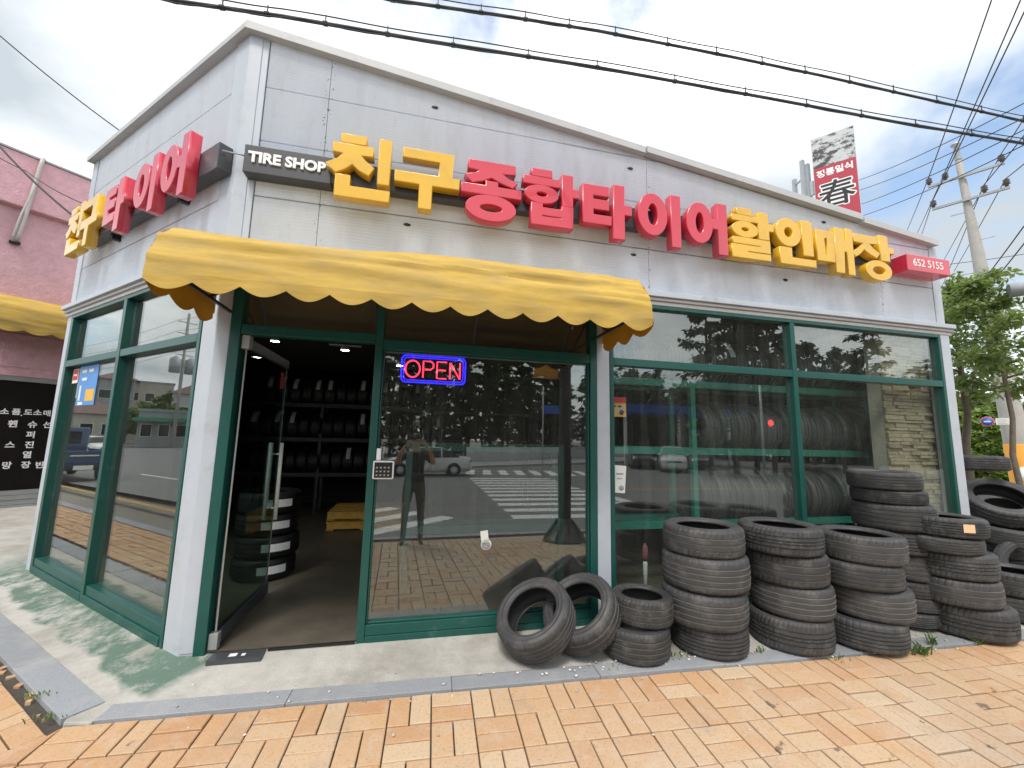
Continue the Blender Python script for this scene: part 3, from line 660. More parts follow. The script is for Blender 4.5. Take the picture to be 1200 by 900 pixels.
# middle window and the fanlights beside it
mb = MB()
fr_box(mb, -0.304, 1.562, -0.05, 0.02, -0.036, 0.06); fr_box(mb, -0.304, 1.562, 0.022, 0.10)
fr_box(mb, -0.366, -0.306, -0.05, 2.866, -0.034, 0.07); fr_box(mb, 1.564, 1.632, -0.05, 2.866, -0.034, 0.07)
fr_box(mb, -0.304, 1.562, 2.272, 2.36); fr_box(mb, -0.366, 1.632, 2.868, 2.906)
# inner bead
for q in ((-0.304, -0.29, 0.101, 2.271), (1.548, 1.562, 0.101, 2.271)): fr_box(mb, *q, -0.012, 0.05)
fr_box(mb, -0.289, 1.547, 0.101, 0.115, -0.012, 0.05); fr_box(mb, -0.289, 1.547, 2.257, 2.271, -0.012, 0.05)
win_mid = mb.build('window', G, shop, bev=0.004)
pane(-0.29, 1.548, 0.115, 2.257, win_mid); pane(-0.304, 1.562, 2.36, 2.868, win_mid)
# door frame and fanlight
mb = MB()
fr_box(mb, -1.455, -1.379, -0.05, 2.866, -0.034, 0.09); fr_box(mb, -1.377, -0.368, 2.322, 2.40); fr_box(mb, -1.455, -0.368, 2.868, 2.906)
doorway = mb.build('doorway', G, shop, bev=0.004)
pane(-1.377, -0.368, 2.40, 2.868, doorway)
# right-hand window
mb = MB()
fr_box(mb, 1.766, 1.806, -0.03, 2.866, -0.032, 0.07); fr_box(mb, 3.887, 3.944, 0.08, 2.866, -0.032, 0.07); fr_box(mb, 6.046, 6.090, -0.03, 2.866, -0.032, 0.07)
for x0, x1 in ((1.808, 3.885), (3.946, 6.044)):
    fr_box(mb, x0, x1, 2.27, 2.342)
fr_box(mb, 1.808, 6.044, -0.04, 0.078); fr_box(mb, 1.766, 6.09, 2.868, 2.906)
win_r = mb.build('window', G, shop, bev=0.004)
for x0, x1 in ((1.808, 3.885), (3.946, 6.044)):
    pane(x0, x1, 0.078, 2.27, win_r); pane(x0, x1, 2.342, 2.868, win_r)
# left-hand window
mb = MB()
def lbox(s0, s1, z0, z1, o0=-0.07, o1=0.02): mb.prism([L_(s0, o1, z0), L_(s1, o1, z0), L_(s1, o0, z0), L_(s0, o0, z0)], (0, 0, z1-z0))
lbox(0.205, 0.255, -0.05, 2.866); lbox(1.80, 1.872, -0.05, 2.866, -0.075, 0.024); lbox(3.37, 3.448, -0.05, 2.866)
for s0, s1 in ((0.257, 1.798), (1.874, 3.368)):
    lbox(s0, s1, 2.272, 2.345); lbox(s0, s1, -0.05, 0.045, -0.07, 0.026); lbox(s0, s1, 0.047, 0.125, -0.07, 0.012)
lbox(0.205, 3.448, 2.868, 2.906)
win_l = mb.build('window', G, shop, bev=0.004)
def lpane(s0, s1, z0, z1):
    q = MB(); q.prism([L_(s0, -0.042, z0), L_(s1, -0.042, z0), L_(s1, -0.05, z0), L_(s0, -0.05, z0)], (0, 0, z1-z0)); q.build('pane', M['glass'], win_l)
for s0, s1 in ((0.257, 1.798), (1.874, 3.368)):
    lpane(s0, s1, 0.125, 2.272); lpane(s0, s1, 2.345, 2.868)
# glass door, standing open into the shop
dx0 = -1.345
mb = MB(); mb.box((dx0-0.022, 0.02, 0.012), (dx0+0.022, 1.075, 0.115)); door = mb.build('door', M['black_metal'], shop, bev=0.003)
mb = MB(); mb.box((dx0-0.022, 0.02, 2.215), (dx0+0.022, 1.075, 2.30)); mb.build('top_rail', M['black_metal'], door, bev=0.003)
mb = MB(); mb.box((dx0-0.005, 0.03, 0.115), (dx0+0.005, 1.072, 2.215)); mb.build('pane', M['glass_door'], door)
mb = MB(); mb.box((dx0-0.007, 1.0725, 0.115), (dx0+0.007, 1.077, 2.215)); mb.box((dx0-0.0055, 0.024, 0.115), (dx0+0.0055, 0.0295, 2.215)); mb.build('edge_strip', M['alu'], door)
for sx in (-1, 1):
    mb = MB(); x = dx0+sx*0.05
    mb.tube([(x, 0.985, 0.72), (x, 0.985, 1.46)], 0.017, 12)
    for z in (0.83, 1.35): mb.tube([(dx0+sx*0.006, 0.985, z), (x, 0.985, z)], 0.008, 8)
    mb.build('handle', M['steel'], door)
mb = MB(); mb.box((dx0+0.006, 0.90, 2.0), (dx0+0.008, 0.99, 2.16)); mb.build('notice', M['red_paint'], door)
mb = MB(); mb.box((dx0-0.03, -0.01, 0.0), (dx0+0.03, 0.045, 0.11)); mb.build('pivot', M['alu'], door, bev=0.003)
mb = MB(); mb.box((dx0-0.03, -0.01, 2.21), (dx0+0.03, 0.06, 2.318)); mb.build('pivot', M['alu'], door, bev=0.003)
# floor closer plate in the threshold
mb = MB(); mb.box((dx0+0.02, -0.14, -0.045), (dx0+0.36, -0.02, -0.011)); pl = mb.build('floor_plate', M['black_metal'], shop)
mb = MB(); mb.box((dx0+0.14, -0.10, -0.0108), (dx0+0.19, -0.06, -0.009)); mb.box((dx0+0.22, -0.10, -0.0108), (dx0+0.245, -0.07, -0.009)); mb.build('plate_mark', M['white_paint'], pl)
# joint line of the threshold slab
mb = MB(); mb.box((-0.97, -0.045, -0.02), (-0.37, -0.035, -0.0035)); mb.build('threshold_joint', M['black'], shop)

# ------------------------------------------------------------------ signs
def curve_letter(comps, depth, bevel=0.007):
    cu = bpy.data.curves.new('letter', 'CURVE'); cu.dimensions = '2D'; cu.fill_mode = 'BOTH'; cu.extrude = depth/2-bevel; cu.bevel_depth = bevel; cu.bevel_resolution = 1
    def spl(pts):
        s = cu.splines.new('POLY'); s.points.add(len(pts)-1); s.use_cyclic_u = True
        for p, q in zip(s.points, pts): p.co = (q[0], q[1], 0, 1)
    for c in comps:
        if c[0] == 'p': spl(c[1])
        elif c[0] == 'r': x0, x1, z0, z1 = c[1:]; spl([(x0, z0), (x1, z0), (x1, z1), (x0, z1)])
        else:
            _, cx, cz, rx, rz, ix, iz = c
            for a, bb in ((rx, rz), (ix, iz)): spl([(cx+a*math.cos(2*math.pi*i/40), cz+bb*math.sin(2*math.pi*i/40)) for i in range(40)])
    return curve_mesh(cu)
GL = {
'chin': ('y', [('r', -.72, -.53, 3.961, 4.033), ('p', [(-.78,3.946),(-.472,3.946),(-.47,3.87),(-.572,3.868),(-.53,3.82),(-.459,3.768),(-.493,3.695),(-.57,3.73),(-.625,3.778),(-.68,3.725),(-.75,3.684),(-.82,3.756),(-.74,3.805),(-.69,3.868),(-.778,3.87)]), ('r', -.417, -.328, 3.636, 4.037), ('p', [(-.744,3.668),(-.64,3.668),(-.64,3.575),(-.322,3.575),(-.322,3.485),(-.744,3.485)])]),
'gu': ('y', [('p', [(-.222,4.003),(.2,4.003),(.19,3.783),(.256,3.783),(.256,3.694),(.026,3.694),(.026,3.475),(-.076,3.475),(-.076,3.694),(-.28,3.694),(-.28,3.783),(.082,3.783),(.09,3.923),(-.222,3.923)])]),
'jong': ('r', [('p', [(.338,4.0),(.758,4.0),(.758,3.92),(.62,3.915),(.69,3.87),(.776,3.836),(.738,3.787),(.62,3.824),(.543,3.858),(.47,3.82),(.372,3.787),(.314,3.854),(.40,3.88),(.459,3.918),(.338,3.92)]), ('p', [(.283,3.77),(.496,3.77),(.496,3.817),(.599,3.817),(.599,3.77),(.815,3.77),(.815,3.69),(.283,3.69)]), ('o', .547, 3.565, .222, .119, .105, .04)]),
'hap': ('r', [('r', .917, 1.106, 3.951, 4.018), ('r', .84, 1.182, 3.868, 3.938), ('o', 1.012, 3.775, .157, .086, .055, .027), ('p', [(1.211,4.0),(1.311,4.0),(1.313,3.868),(1.368,3.868),(1.368,3.79),(1.313,3.79),(1.313,3.693),(1.211,3.693)]), ('p', [(.917,3.683),(1.018,3.683),(1.018,3.645),(1.21,3.645),(1.21,3.683),(1.313,3.683),(1.313,3.48),(.917,3.48)]), ('r', 1.014, 1.211, 3.557, 3.577)]),
'ta': ('r', [('p', [(1.417,3.95),(1.675,3.95),(1.675,3.857),(1.513,3.857),(1.513,3.811),(1.676,3.811),(1.676,3.718),(1.515,3.718),(1.515,3.655),(1.70,3.655),(1.70,3.57),(1.417,3.57)]), ('p', [(1.735,3.988),(1.838,3.988),(1.838,3.79),(1.912,3.79),(1.912,3.70),(1.838,3.70),(1.838,3.446),(1.72,3.446)])]),
'i': ('r', [('o', 2.143, 3.75, .154, .214, .058, .117), ('r', 2.347, 2.445, 3.444, 3.98)]),
'eo': ('r', [('o', 2.668, 3.74, .146, .212, .052, .115), ('p', [(2.88,3.975),(2.982,3.975),(2.982,3.434),(2.878,3.434),(2.878,3.70),(2.818,3.70),(2.818,3.795),(2.88,3.795)])]),
'hal': ('y', [('r', 3.115, 3.29, 3.905, 3.973), ('r', 3.053, 3.37, 3.838, 3.893), ('o', 3.205, 3.745, .155, .086, .05, .025), ('p', [(3.378,3.957),(3.49,3.957),(3.495,3.842),(3.555,3.842),(3.555,3.768),(3.495,3.768),(3.495,3.665),(3.37,3.665)]), ('p', [(3.055,3.65),(3.5,3.65),(3.5,3.517),(3.22,3.517),(3.22,3.498),(3.5,3.498),(3.5,3.437),(3.04,3.437),(3.04,3.57),(3.389,3.57),(3.389,3.588),(3.055,3.588)])]),
'in': ('y', [('o', 3.748, 3.79, .157, .155, .058, .06), ('r', 3.93, 4.058, 3.558, 3.947), ('p', [(3.628,3.615),(3.774,3.615),(3.774,3.511),(4.082,3.511),(4.082,3.437),(3.628,3.437)])]),
'mae': ('y', [('r', 4.115, 4.345, 3.529, 3.874), ('r', 4.215, 4.255, 3.595, 3.795), ('p', [(4.375,3.93),(4.486,3.93),(4.486,3.785),(4.52,3.785),(4.53,3.94),(4.606,3.94),(4.61,3.41),(4.523,3.41),(4.521,3.673),(4.48,3.673),(4.465,3.42),(4.355,3.42)])]),
'jang': ('y', [('p', [(4.632,3.9),(4.956,3.9),(4.953,3.82),(4.831,3.815),(4.9,3.755),(4.985,3.71),(4.94,3.65),(4.84,3.69),(4.767,3.735),(4.70,3.67),(4.64,3.635),(4.603,3.68),(4.71,3.745),(4.775,3.808),(4.63,3.812)]), ('p', [(5.006,3.928),(5.117,3.928),(5.117,3.796),(5.197,3.796),(5.197,3.732),(5.13,3.732),(5.13,3.632),(5.0,3.632)]), ('o', 4.956, 3.506, .182, .113, .095, .05)]),
}
LETD = 0.095
sign = thing('shop_sign', 'long row of big yellow and red block letters across the shop front', 'shop sign', (0, 0, 0))
def letter(key, parent, right, org, off, xr, dz=0.0, sx=1.0):
    me = curve_letter(GL[key][1], LETD); nn = V(right).cross(V((0, 0, 1)))   # local x -> right, y -> up, z -> out
    mm = M['sign_yellow'] if GL[key][0] == 'y' else M['sign_red']
    me.transform(Matrix(((right.x*sx, 0, nn.x, org.x+nn.x*off), (right.y*sx, 0, nn.y, org.y+nn.y*off), (0, 1, 0, org.z+dz), (0, 0, 0, 1))))
    for p in me.polygons:
        d_ = p.normal.dot(nn)
        if 0.25 < d_ < 0.93: p.material_index = 1
    me.materials.clear(); me.materials.append(mm); me.materials.append(M['trim_yellow'] if GL[key][0] == 'y' else M['trim_red'])
    return link_mesh('letter', me, [], parent)
XA = V((1, 0, 0))
for k in GL: letter(k, sign, XA, V((0, 0, 0)), 0.22-LETD/2, None)
mb = MB(); mb.box((-1.46, -0.125, 3.625), (-0.80, -0.005, 3.865)); mb.build('name_box', M['black_metal'], sign, bev=0.006)
mb = MB(); mb.box((-0.80, -0.12, 3.64), (5.30, -0.03, 3.85)); mb.build('mounting_bar', M['black_metal'], sign, bev=0.006)
for x in (-1.0, 0.27, 1.40, 2.55, 3.6, 4.75):
    mb = MB(); mb.box((x-.02, -0.03, 3.70), (x+.02, 0.0, 3.74)); mb.build('bracket', M['alu'], sign)
lettering('TIRE SHOP', 0.121, M['white_paint'], (1, 0, 0), (0, 0, 1), (-1.135, -0.128, 3.752), sign, extrude=0.010, bold=0.005, space=1.0)
mb = MB(); mb.box((5.385, -0.22, 3.565), (6.05, -0.03, 3.76)); mb.build('phone_box', M['sign_red'], sign, bev=0.006)
mb = MB(); mb.box((5.60, -0.03, 3.62), (5.66, 0.0, 3.70)); mb.build('bracket', M['alu'], sign)
lettering('652 5155', 0.125, M['white_paint'], (1, 0, 0), (0, 0, 1), (5.705, -0.2215, 3.665), sign, extrude=0.002, bold=0.001)
# left side sign
lsign = thing('side_sign', 'short row of yellow and red block letters with glossy faces on the left side wall', 'shop sign', (0, 0, 0))
RT = -LD                                              # reading direction on the left face
def lorg(center_src, s_center): return A0+LD*s_center + RT*(-center_src)
for key, csrc, s in (('chin', -.57, 3.02), ('gu', -.01, 2.56), ('ta', 1.665, 1.84), ('i', 2.22, 1.13), ('eo', 2.745, 0.57)):
    o = lorg(csrc, s); letter(key, lsign, RT, V((o.x, o.y, 0)), 0.22-LETD/2, None, dz=0.05)
def lsbox(s0, s1, z0, z1, o0, o1, name, mm, bev=0.006):
    q = MB(); q.prism([L_(s0, o1, z0), L_(s1, o1, z0), L_(s1, o0, z0), L_(s0, o0, z0)], (0, 0, z1-z0)); return q.build(name, mm, lsign, bev=bev)
lsbox(0.03, 3.0, 3.655, 3.885, 0.02, 0.125, 'mounting_bar', M['black_metal'])
for s in (0.75, 2.3): lsbox(s, s+.05, 3.60, 3.66, 0.0, 0.08, 'bracket', M['black'])
# the thin lead between both signs
c0 = corner_run(0.10); mb = MB(); mb.tube([L_(0.05, 0.06, 3.80), V((c0.x-.03, c0.y, 3.79)), V((-1.47, -0.06, 3.80))], 0.005, 6); mb.build('lead', M['alu'], lsign)

# neon OPEN sign hung inside the middle pane
neon = thing('open_sign', 'lit neon sign reading OPEN in red inside a blue rounded border', 'neon sign', (0.13, 0.085, 2.14))
def neon_tube(pts, rad, mm, name, closed=False):
    q = MB(); q.tube([(x, 0.085, z) for x, z in pts], rad, 8, closed=closed); return q.build(name, mm, neon)
def rrect(cx, cz, hx, hz, r, n=6):
    P = []
    for sx, sz, a0 in ((1, 1, 0), (-1, 1, 90), (-1, -1, 180), (1, -1, 270)):
        for i in range(n+1):
            t = R_(a0+90*i/n); P.append((cx+sx*(hx-r)+r*math.cos(t), cz+sz*(hz-r)+r*math.sin(t)))
    return P
neon_tube(rrect(0.128, 2.140, 0.278, 0.118, 0.04), 0.0062, M['neon_blue'], 'border_tube', True)
neon_tube(rrect(0.128, 2.140, 0.258, 0.100, 0.03), 0.0045, M['neon_blue'], 'border_tube', True)
E_l = lambda cx: (cx, 2.14)
neon_tube([(-0.055+0.062*math.cos(t), 2.14+0.074*math.sin(t)) for t in [2*math.pi*i/24 for i in range(24)]], 0.0068, M['neon_red'], 'letter', True)
P0 = 0.035
neon_tube([(P0, 2.066), (P0, 2.214), (P0+0.065, 2.214), (P0+0.088, 2.195), (P0+0.088, 2.16), (P0+0.065, 2.14), (P0+0.012, 2.14)], 0.0068, M['neon_red'], 'letter')
P0 = 0.155
neon_tube([(P0+0.085, 2.214), (P0, 2.214), (P0, 2.066), (P0+0.085, 2.066)], 0.0068, M['neon_red'], 'letter')
neon_tube([(P0+0.012, 2.14), (P0+0.078, 2.14)], 0.0068, M['neon_red'], 'letter')
P0 = 0.27
neon_tube([(P0, 2.066), (P0, 2.214), (P0+0.088, 2.066), (P0+0.088, 2.214)], 0.0068, M['neon_red'], 'letter')
q = MB(); q.tube([(0.0, 0.10, 2.245), (0.06, 0.06, 2.33)], 0.002, 5); q.tube([(0.26, 0.10, 2.245), (0.2, 0.06, 2.33)], 0.002, 5); q.build('hanger', M['black'], neon)

# keypad lock on the frame, posters, stickers
kp = thing('keypad', 'black keypad lock in a white surround on the green door post', 'keypad', (-0.24, -0.04, 1.28))
q = MB(); q.box((-0.322, -0.062, 1.205), (-0.158, -0.036, 1.352)); q.build('surround', M['white_paint'], kp, bev=0.012)
q = MB(); q.box((-0.310, -0.066, 1.217), (-0.170, -0.0625, 1.340)); q.build('key_panel', M['black'], kp, bev=0.004)
q = MB()
for i in range(4):
    for j in range(3): q.box((-0.296+i*0.03, -0.0675, 1.232+j*0.03), (-0.282+i*0.03, -0.0662, 1.244+j*0.03))
q.build('keys', M['alu'], kp)
q = MB(); q.box((-0.30, -0.06, 1.356), (-0.265, -0.037, 1.45)); q.build('cover', M['white_paint'], kp, bev=0.004)
def poster(name, label, cat, x0, x1, z0, z1, y, mm, rot=0.0):
    t = thing(name, label, cat, ((x0+x1)/2, y, (z0+z1)/2))
    q = MB(); q.M = Matrix.Translation(((x0+x1)/2, y, (z0+z1)/2)) @ Matrix.Rotation(rot, 4, 'Y')
    q.box((-(x1-x0)/2, 0, -(z1-z0)/2), ((x1-x0)/2, 0.002, (z1-z0)/2)); q.build('sheet', mm, t); return t
pt = poster('paper_notice', 'white paper notice taped inside the right window just beside the white pillar', 'notice', 1.815, 1.935, 1.075, 1.325, 0.012, M['paper'], R_(4))
q = MB(); q.box((1.84, 0.0095, 1.24), (1.91, 0.0112, 1.255)); q.box((1.845, 0.0095, 1.20), (1.90, 0.0112, 1.21)); q.lathe([(0, 0), (0.024, 0), (0.024, 0.0015), (0, 0.0015)], 16, M=Matrix.Translation((1.89, 0.0105, 1.12)) @ Matrix.Rotation(R_(90), 4, 'X')); q.build('print', M['plaster_grey'], pt)
yt = poster('yellow_placard', 'small yellow placard with red and dark print hung behind the right window', 'placard', 1.80, 2.03, 1.79, 1.97, 0.16, M['poster_yellow'])
q = MB(); q.box((1.80, 0.154, 1.93), (2.03, 0.159, 1.985)); q.build('header', M['red_paint'], yt)
q = MB()
for k in range(3): q.box((1.82+0.06*k, 0.155, 1.885), (1.86+0.06*k, 0.1585, 1.90))
q.box((1.82, 0.155, 1.84), (1.90, 0.1585, 1.855)); q.lathe([(0, 0), (0.025, 0), (0.025, 0.002), (0, 0.002)], 18, M=Matrix.Translation((1.98, 0.158, 1.835)) @ Matrix.Rotation(R_(90), 4, 'X')); q.build('print', M['black'], yt)
st = poster('tyre_label', 'long pale sticker with a round mark low on the middle pane', 'sticker', 0.585, 0.650, 0.63, 0.77, 0.0125, M['paper'], R_(-8))
q = MB(); q.lathe([(0, 0), (0.046, 0), (0.046, 0.002), (0, 0.002)], 24, M=Matrix.Translation((0.63, 0.0145, 0.655)) @ Matrix.Rotation(R_(90), 4, 'X')); q.build('round_mark', M['paper'], st)
q = MB(); q.lathe([(0.026, 0), (0.032, 0), (0.032, 0.002), (0.026, 0.002)], 24, M=Matrix.Translation((0.63, 0.012, 0.655)) @ Matrix.Rotation(R_(90), 4, 'X'), cap=False); q.build('print', M['plaster_grey'], st)
# blue poster and red notice in the left window
def lplate(name, s0, s1, z0, z1, off, mm, par):
    q = MB(); q.prism([L_(s0, off, z0), L_(s1, off, z0), L_(s1, off-0.0015, z0), L_(s0, off-0.0015, z0)], (0, 0, z1-z0)); return q.build(name, mm, par)
bp_ = thing('blue_poster', 'blue poster with a yellow corner stuck to the left side window', 'poster', L_(2.8, -0.04, 2.03))
lplate('sheet', 2.51, 3.07, 1.815, 2.262, -0.0385, M['poster_blue'], bp_)
lplate('picture', 2.55, 2.80, 1.86, 1.99, -0.0370, M['poster_yellow'], bp_)
lplate('bottle', 2.96, 3.01, 1.87, 2.04, -0.0370, M['paper'], bp_)
for z, s in ((2.20, 2.96), (2.20, 2.75), (2.11, 2.93), (1.835, 2.96)):
    lplate('print', s-0.10, s+0.04, z-0.015, z+0.018, -0.0370, M['paper'], bp_)
rn = thing('red_notice', 'small red and white notice beside the blue poster on the left side window', 'notice', L_(3.2, -0.04, 2.17))
lplate('sheet', 3.12, 3.30, 2.08, 2.245, -0.0385, M['paper'], rn)
lplate('print', 3.135, 3.285, 2.115, 2.24, -0.0370, M['red_paint'], rn); lplate('print', 3.16, 3.26, 2.165, 2.185, -0.0355, M['paper'], rn)

# ------------------------------------------------------------------ awnings
def awning(name, label, org, right, outw, width, prof, nsc, scd, zbot, mm, mm_in, side_len, stripes):
    t = thing(name, label, 'awning', org)
    up = V((0, 0, 1)); right = V(right); outw = V(outw)
    P = lambda x, o, z: V(org)+right*x+outw*o+up*z
    rnd = random.Random(2)
    q = MB(); nx = 130; rows = []; fine = []
    for a_, c_ in zip(prof, prof[1:]): fine += [(a_[0]+(c_[0]-a_[0])*h/4, a_[1]+(c_[1]-a_[1])*h/4) for h in range(4)]
    fine.append(prof[-1]); nf = len(fine)-1
    wr_ = [(rnd.uniform(0, width), rnd.uniform(.35, .9), rnd.uniform(-.10, .14), rnd.uniform(.5, 1.3), rnd.uniform(.018, .05), rnd.choice((1, 1, -.7))) for _ in range(26)]
    for k, (o, z) in enumerate(fine):
        row = []
        for i in range(nx+1):
            x = width*i/nx
            free = 0
            fk = k/nf; edge = min(1, (1-fk)*4)*min(1, fk*4)
            sag = edge*(0.008*math.sin(x*2.1+fk*9) + 0.004*math.sin(x*4.3-fk*13))
            for x0_, f0_, sl_, ln_, wd_, am_ in wr_:
                dx_ = (x-x0_)/ln_
                if abs(dx_) < 1: sag += edge*am_*0.015*math.exp(-((fk-f0_-sl_*dx_)/wd_)**2)*(1-dx_*dx_)
            row.append(q.pt(P(x, o+sag, z+sag*0.5)))
        rows.append(row)
    for a, c in zip(rows, rows[1:]):
        for i in range(nx): q.face((a[i], a[i+1], c[i+1], c[i]), 0, True)
    o = q.build('canopy', mm, t, fix=False); s = o.modifiers.new('thick', 'SOLIDIFY'); s.thickness = 0.004; s.offset = 0; s.use_rim = False
    # front valance, scalloped
    def val(p0, d, ln, ns, nm, mtl):
        q = MB(); top, bot = [], []
        m_ = ns*10
        for i in range(m_+1):
            u = ln*i/m_; ph = (i % 10)/10
            dz = scd*math.sin(math.pi*ph)
            w = 0.008*math.sin(u*13)
            nn = d.cross(up)
            top.append(q.pt(p0+d*u)); bot.append(q.pt(p0+d*u+up*(-zbot-dz)+nn*w))
        for i in range(m_): q.face((top[i], top[i+1], bot[i+1], bot[i]), 0, True)
        o = q.build(nm, mtl, t, fix=False); s = o.modifiers.new('thick', 'SOLIDIFY'); s.thickness = 0.004; s.offset = 0; s.use_rim = False
    lo = prof[-1]
    val(P(0, lo[0], lo[1]), right, width, nsc, 'valance', mm)
    # side cheeks: closed ends with their own scalloped valance
    for x in (0.0, width):
        q = MB(); pts = [P(x, o_, z_) for o_, z_ in prof]+[P(x, 0.0, lo[1])]
        q.face([q.pt(p) for p in pts]); o = q.build('side_panel', mm_in, t, fix=False); s = o.modifiers.new('thick', 'SOLIDIFY'); s.thickness = 0.004; s.offset = 0; s.use_rim = False
        val(P(x, 0.02, lo[1]), outw, lo[0]-0.02, side_len, 'valance', mm_in)
    # frame: ribs and front bar, folding arms
    for i in range(4):
        x = 0.06+(width-0.12)*i/3
        q = MB(); q.tube([P(x, o_*0.985, z_-0.02) for o_, z_ in prof], 0.011, 6); q.build('rib', M['galv'], t)
    q = MB(); q.tube([P(0.03, lo[0]-.02, lo[1]+.01), P(width-.03, lo[0]-.02, lo[1]+.01)], 0.014, 8); q.build('front_bar', M['galv'], t)
    for x in (0.12, width-0.12):
        q = MB(); q.bar(P(x, 0.02, lo[1]+0.02), P(x, lo[0]-.03, lo[1]+0.02), 0.02, 0.02); q.bar(P(x, 0.02, lo[1]+0.22), P(x, 0.36, lo[1]+0.03), 0.016, 0.016); q.build('arm', M['iron'], t)
    return t
AWP = [(0.0, 0.52), (0.25, 0.485), (0.48, 0.435), (0.64, 0.375), (0.735, 0.31), (0.79, 0.24), (0.825, 0.17), (0.85, 0.09), (0.865, 0.0)]
awning('awning', 'faded yellow fabric awning with scalloped edge over the shop door', (-1.575, -0.03, 2.465), (1, 0, 0), (0, -1, 0), 3.265, AWP, 13, 0.055, 0.045, M['yellow_fabric'], M['orange_fabric'], 3, 0)

# ------------------------------------------------------------------ inside the shop
def lamp(x, y, z, label):
    t = thing('ceiling_lamp', label, 'lamp', (x, y, z))
    q = MB(); q.box((x-.20, y-.02, z+0.03), (x+.20, y+.02, z+0.05)); q.build('rail', M['alu'], t)
    q = MB(); q.lathe([(0.03, 0.03), (0.05, 0.02), (0.06, -0.02), (0.055, -0.025), (0.03, 0.0)], 16, M=Matrix.Translation((x, y, z))); q.build('shade', M['alu'], t)
    q = MB(); q.lathe([(0, -0.024), (0.05, -0.024), (0.05, -0.015), (0, -0.01)], 16, M=Matrix.Translation((x, y, z))); q.build('bulb', M['bulb'], t)
lamp(-0.98, 2.2, 2.70, 'lit ceiling spotlight above the open shop doorway'); lamp(-1.9, 2.4, 2.80, 'lit ceiling spotlight seen through the open glass door')
lamp(-0.31, 3.2, 2.70, 'lit ceiling spotlight behind the neon sign')
# ledge-stone wall piece at the right end, each stone a piece
sw = thing('stone_wall', 'beige ledge-stone wall section standing inside the right end window', 'stone wall', (5.7, 0.2, 0))
q = MB(); q.box((5.386, 0.19, -0.004), (6.11, 0.34, 2.98)); q.build('core', M['plaster_beige'], sw)
rnd = random.Random(21); z = 0.0
while z < 2.95:
    h = rnd.uniform(0.030, 0.062); x = 5.385
    while x < 6.11:
        l = min(rnd.uniform(0.10, 0.30), 6.113-x)
        if 6.113-(x+l) < 0.03: l = 6.113-x
        p = rnd.uniform(0.015, 0.05)
        q = MB(); q.box((x+.002, 0.188-p, z+.002), (x+l-.002, 0.188, min(z+h-.002, 2.98))); q.build('stone', M['stone'], sw, bev=0.004)
        x += l
    z += h

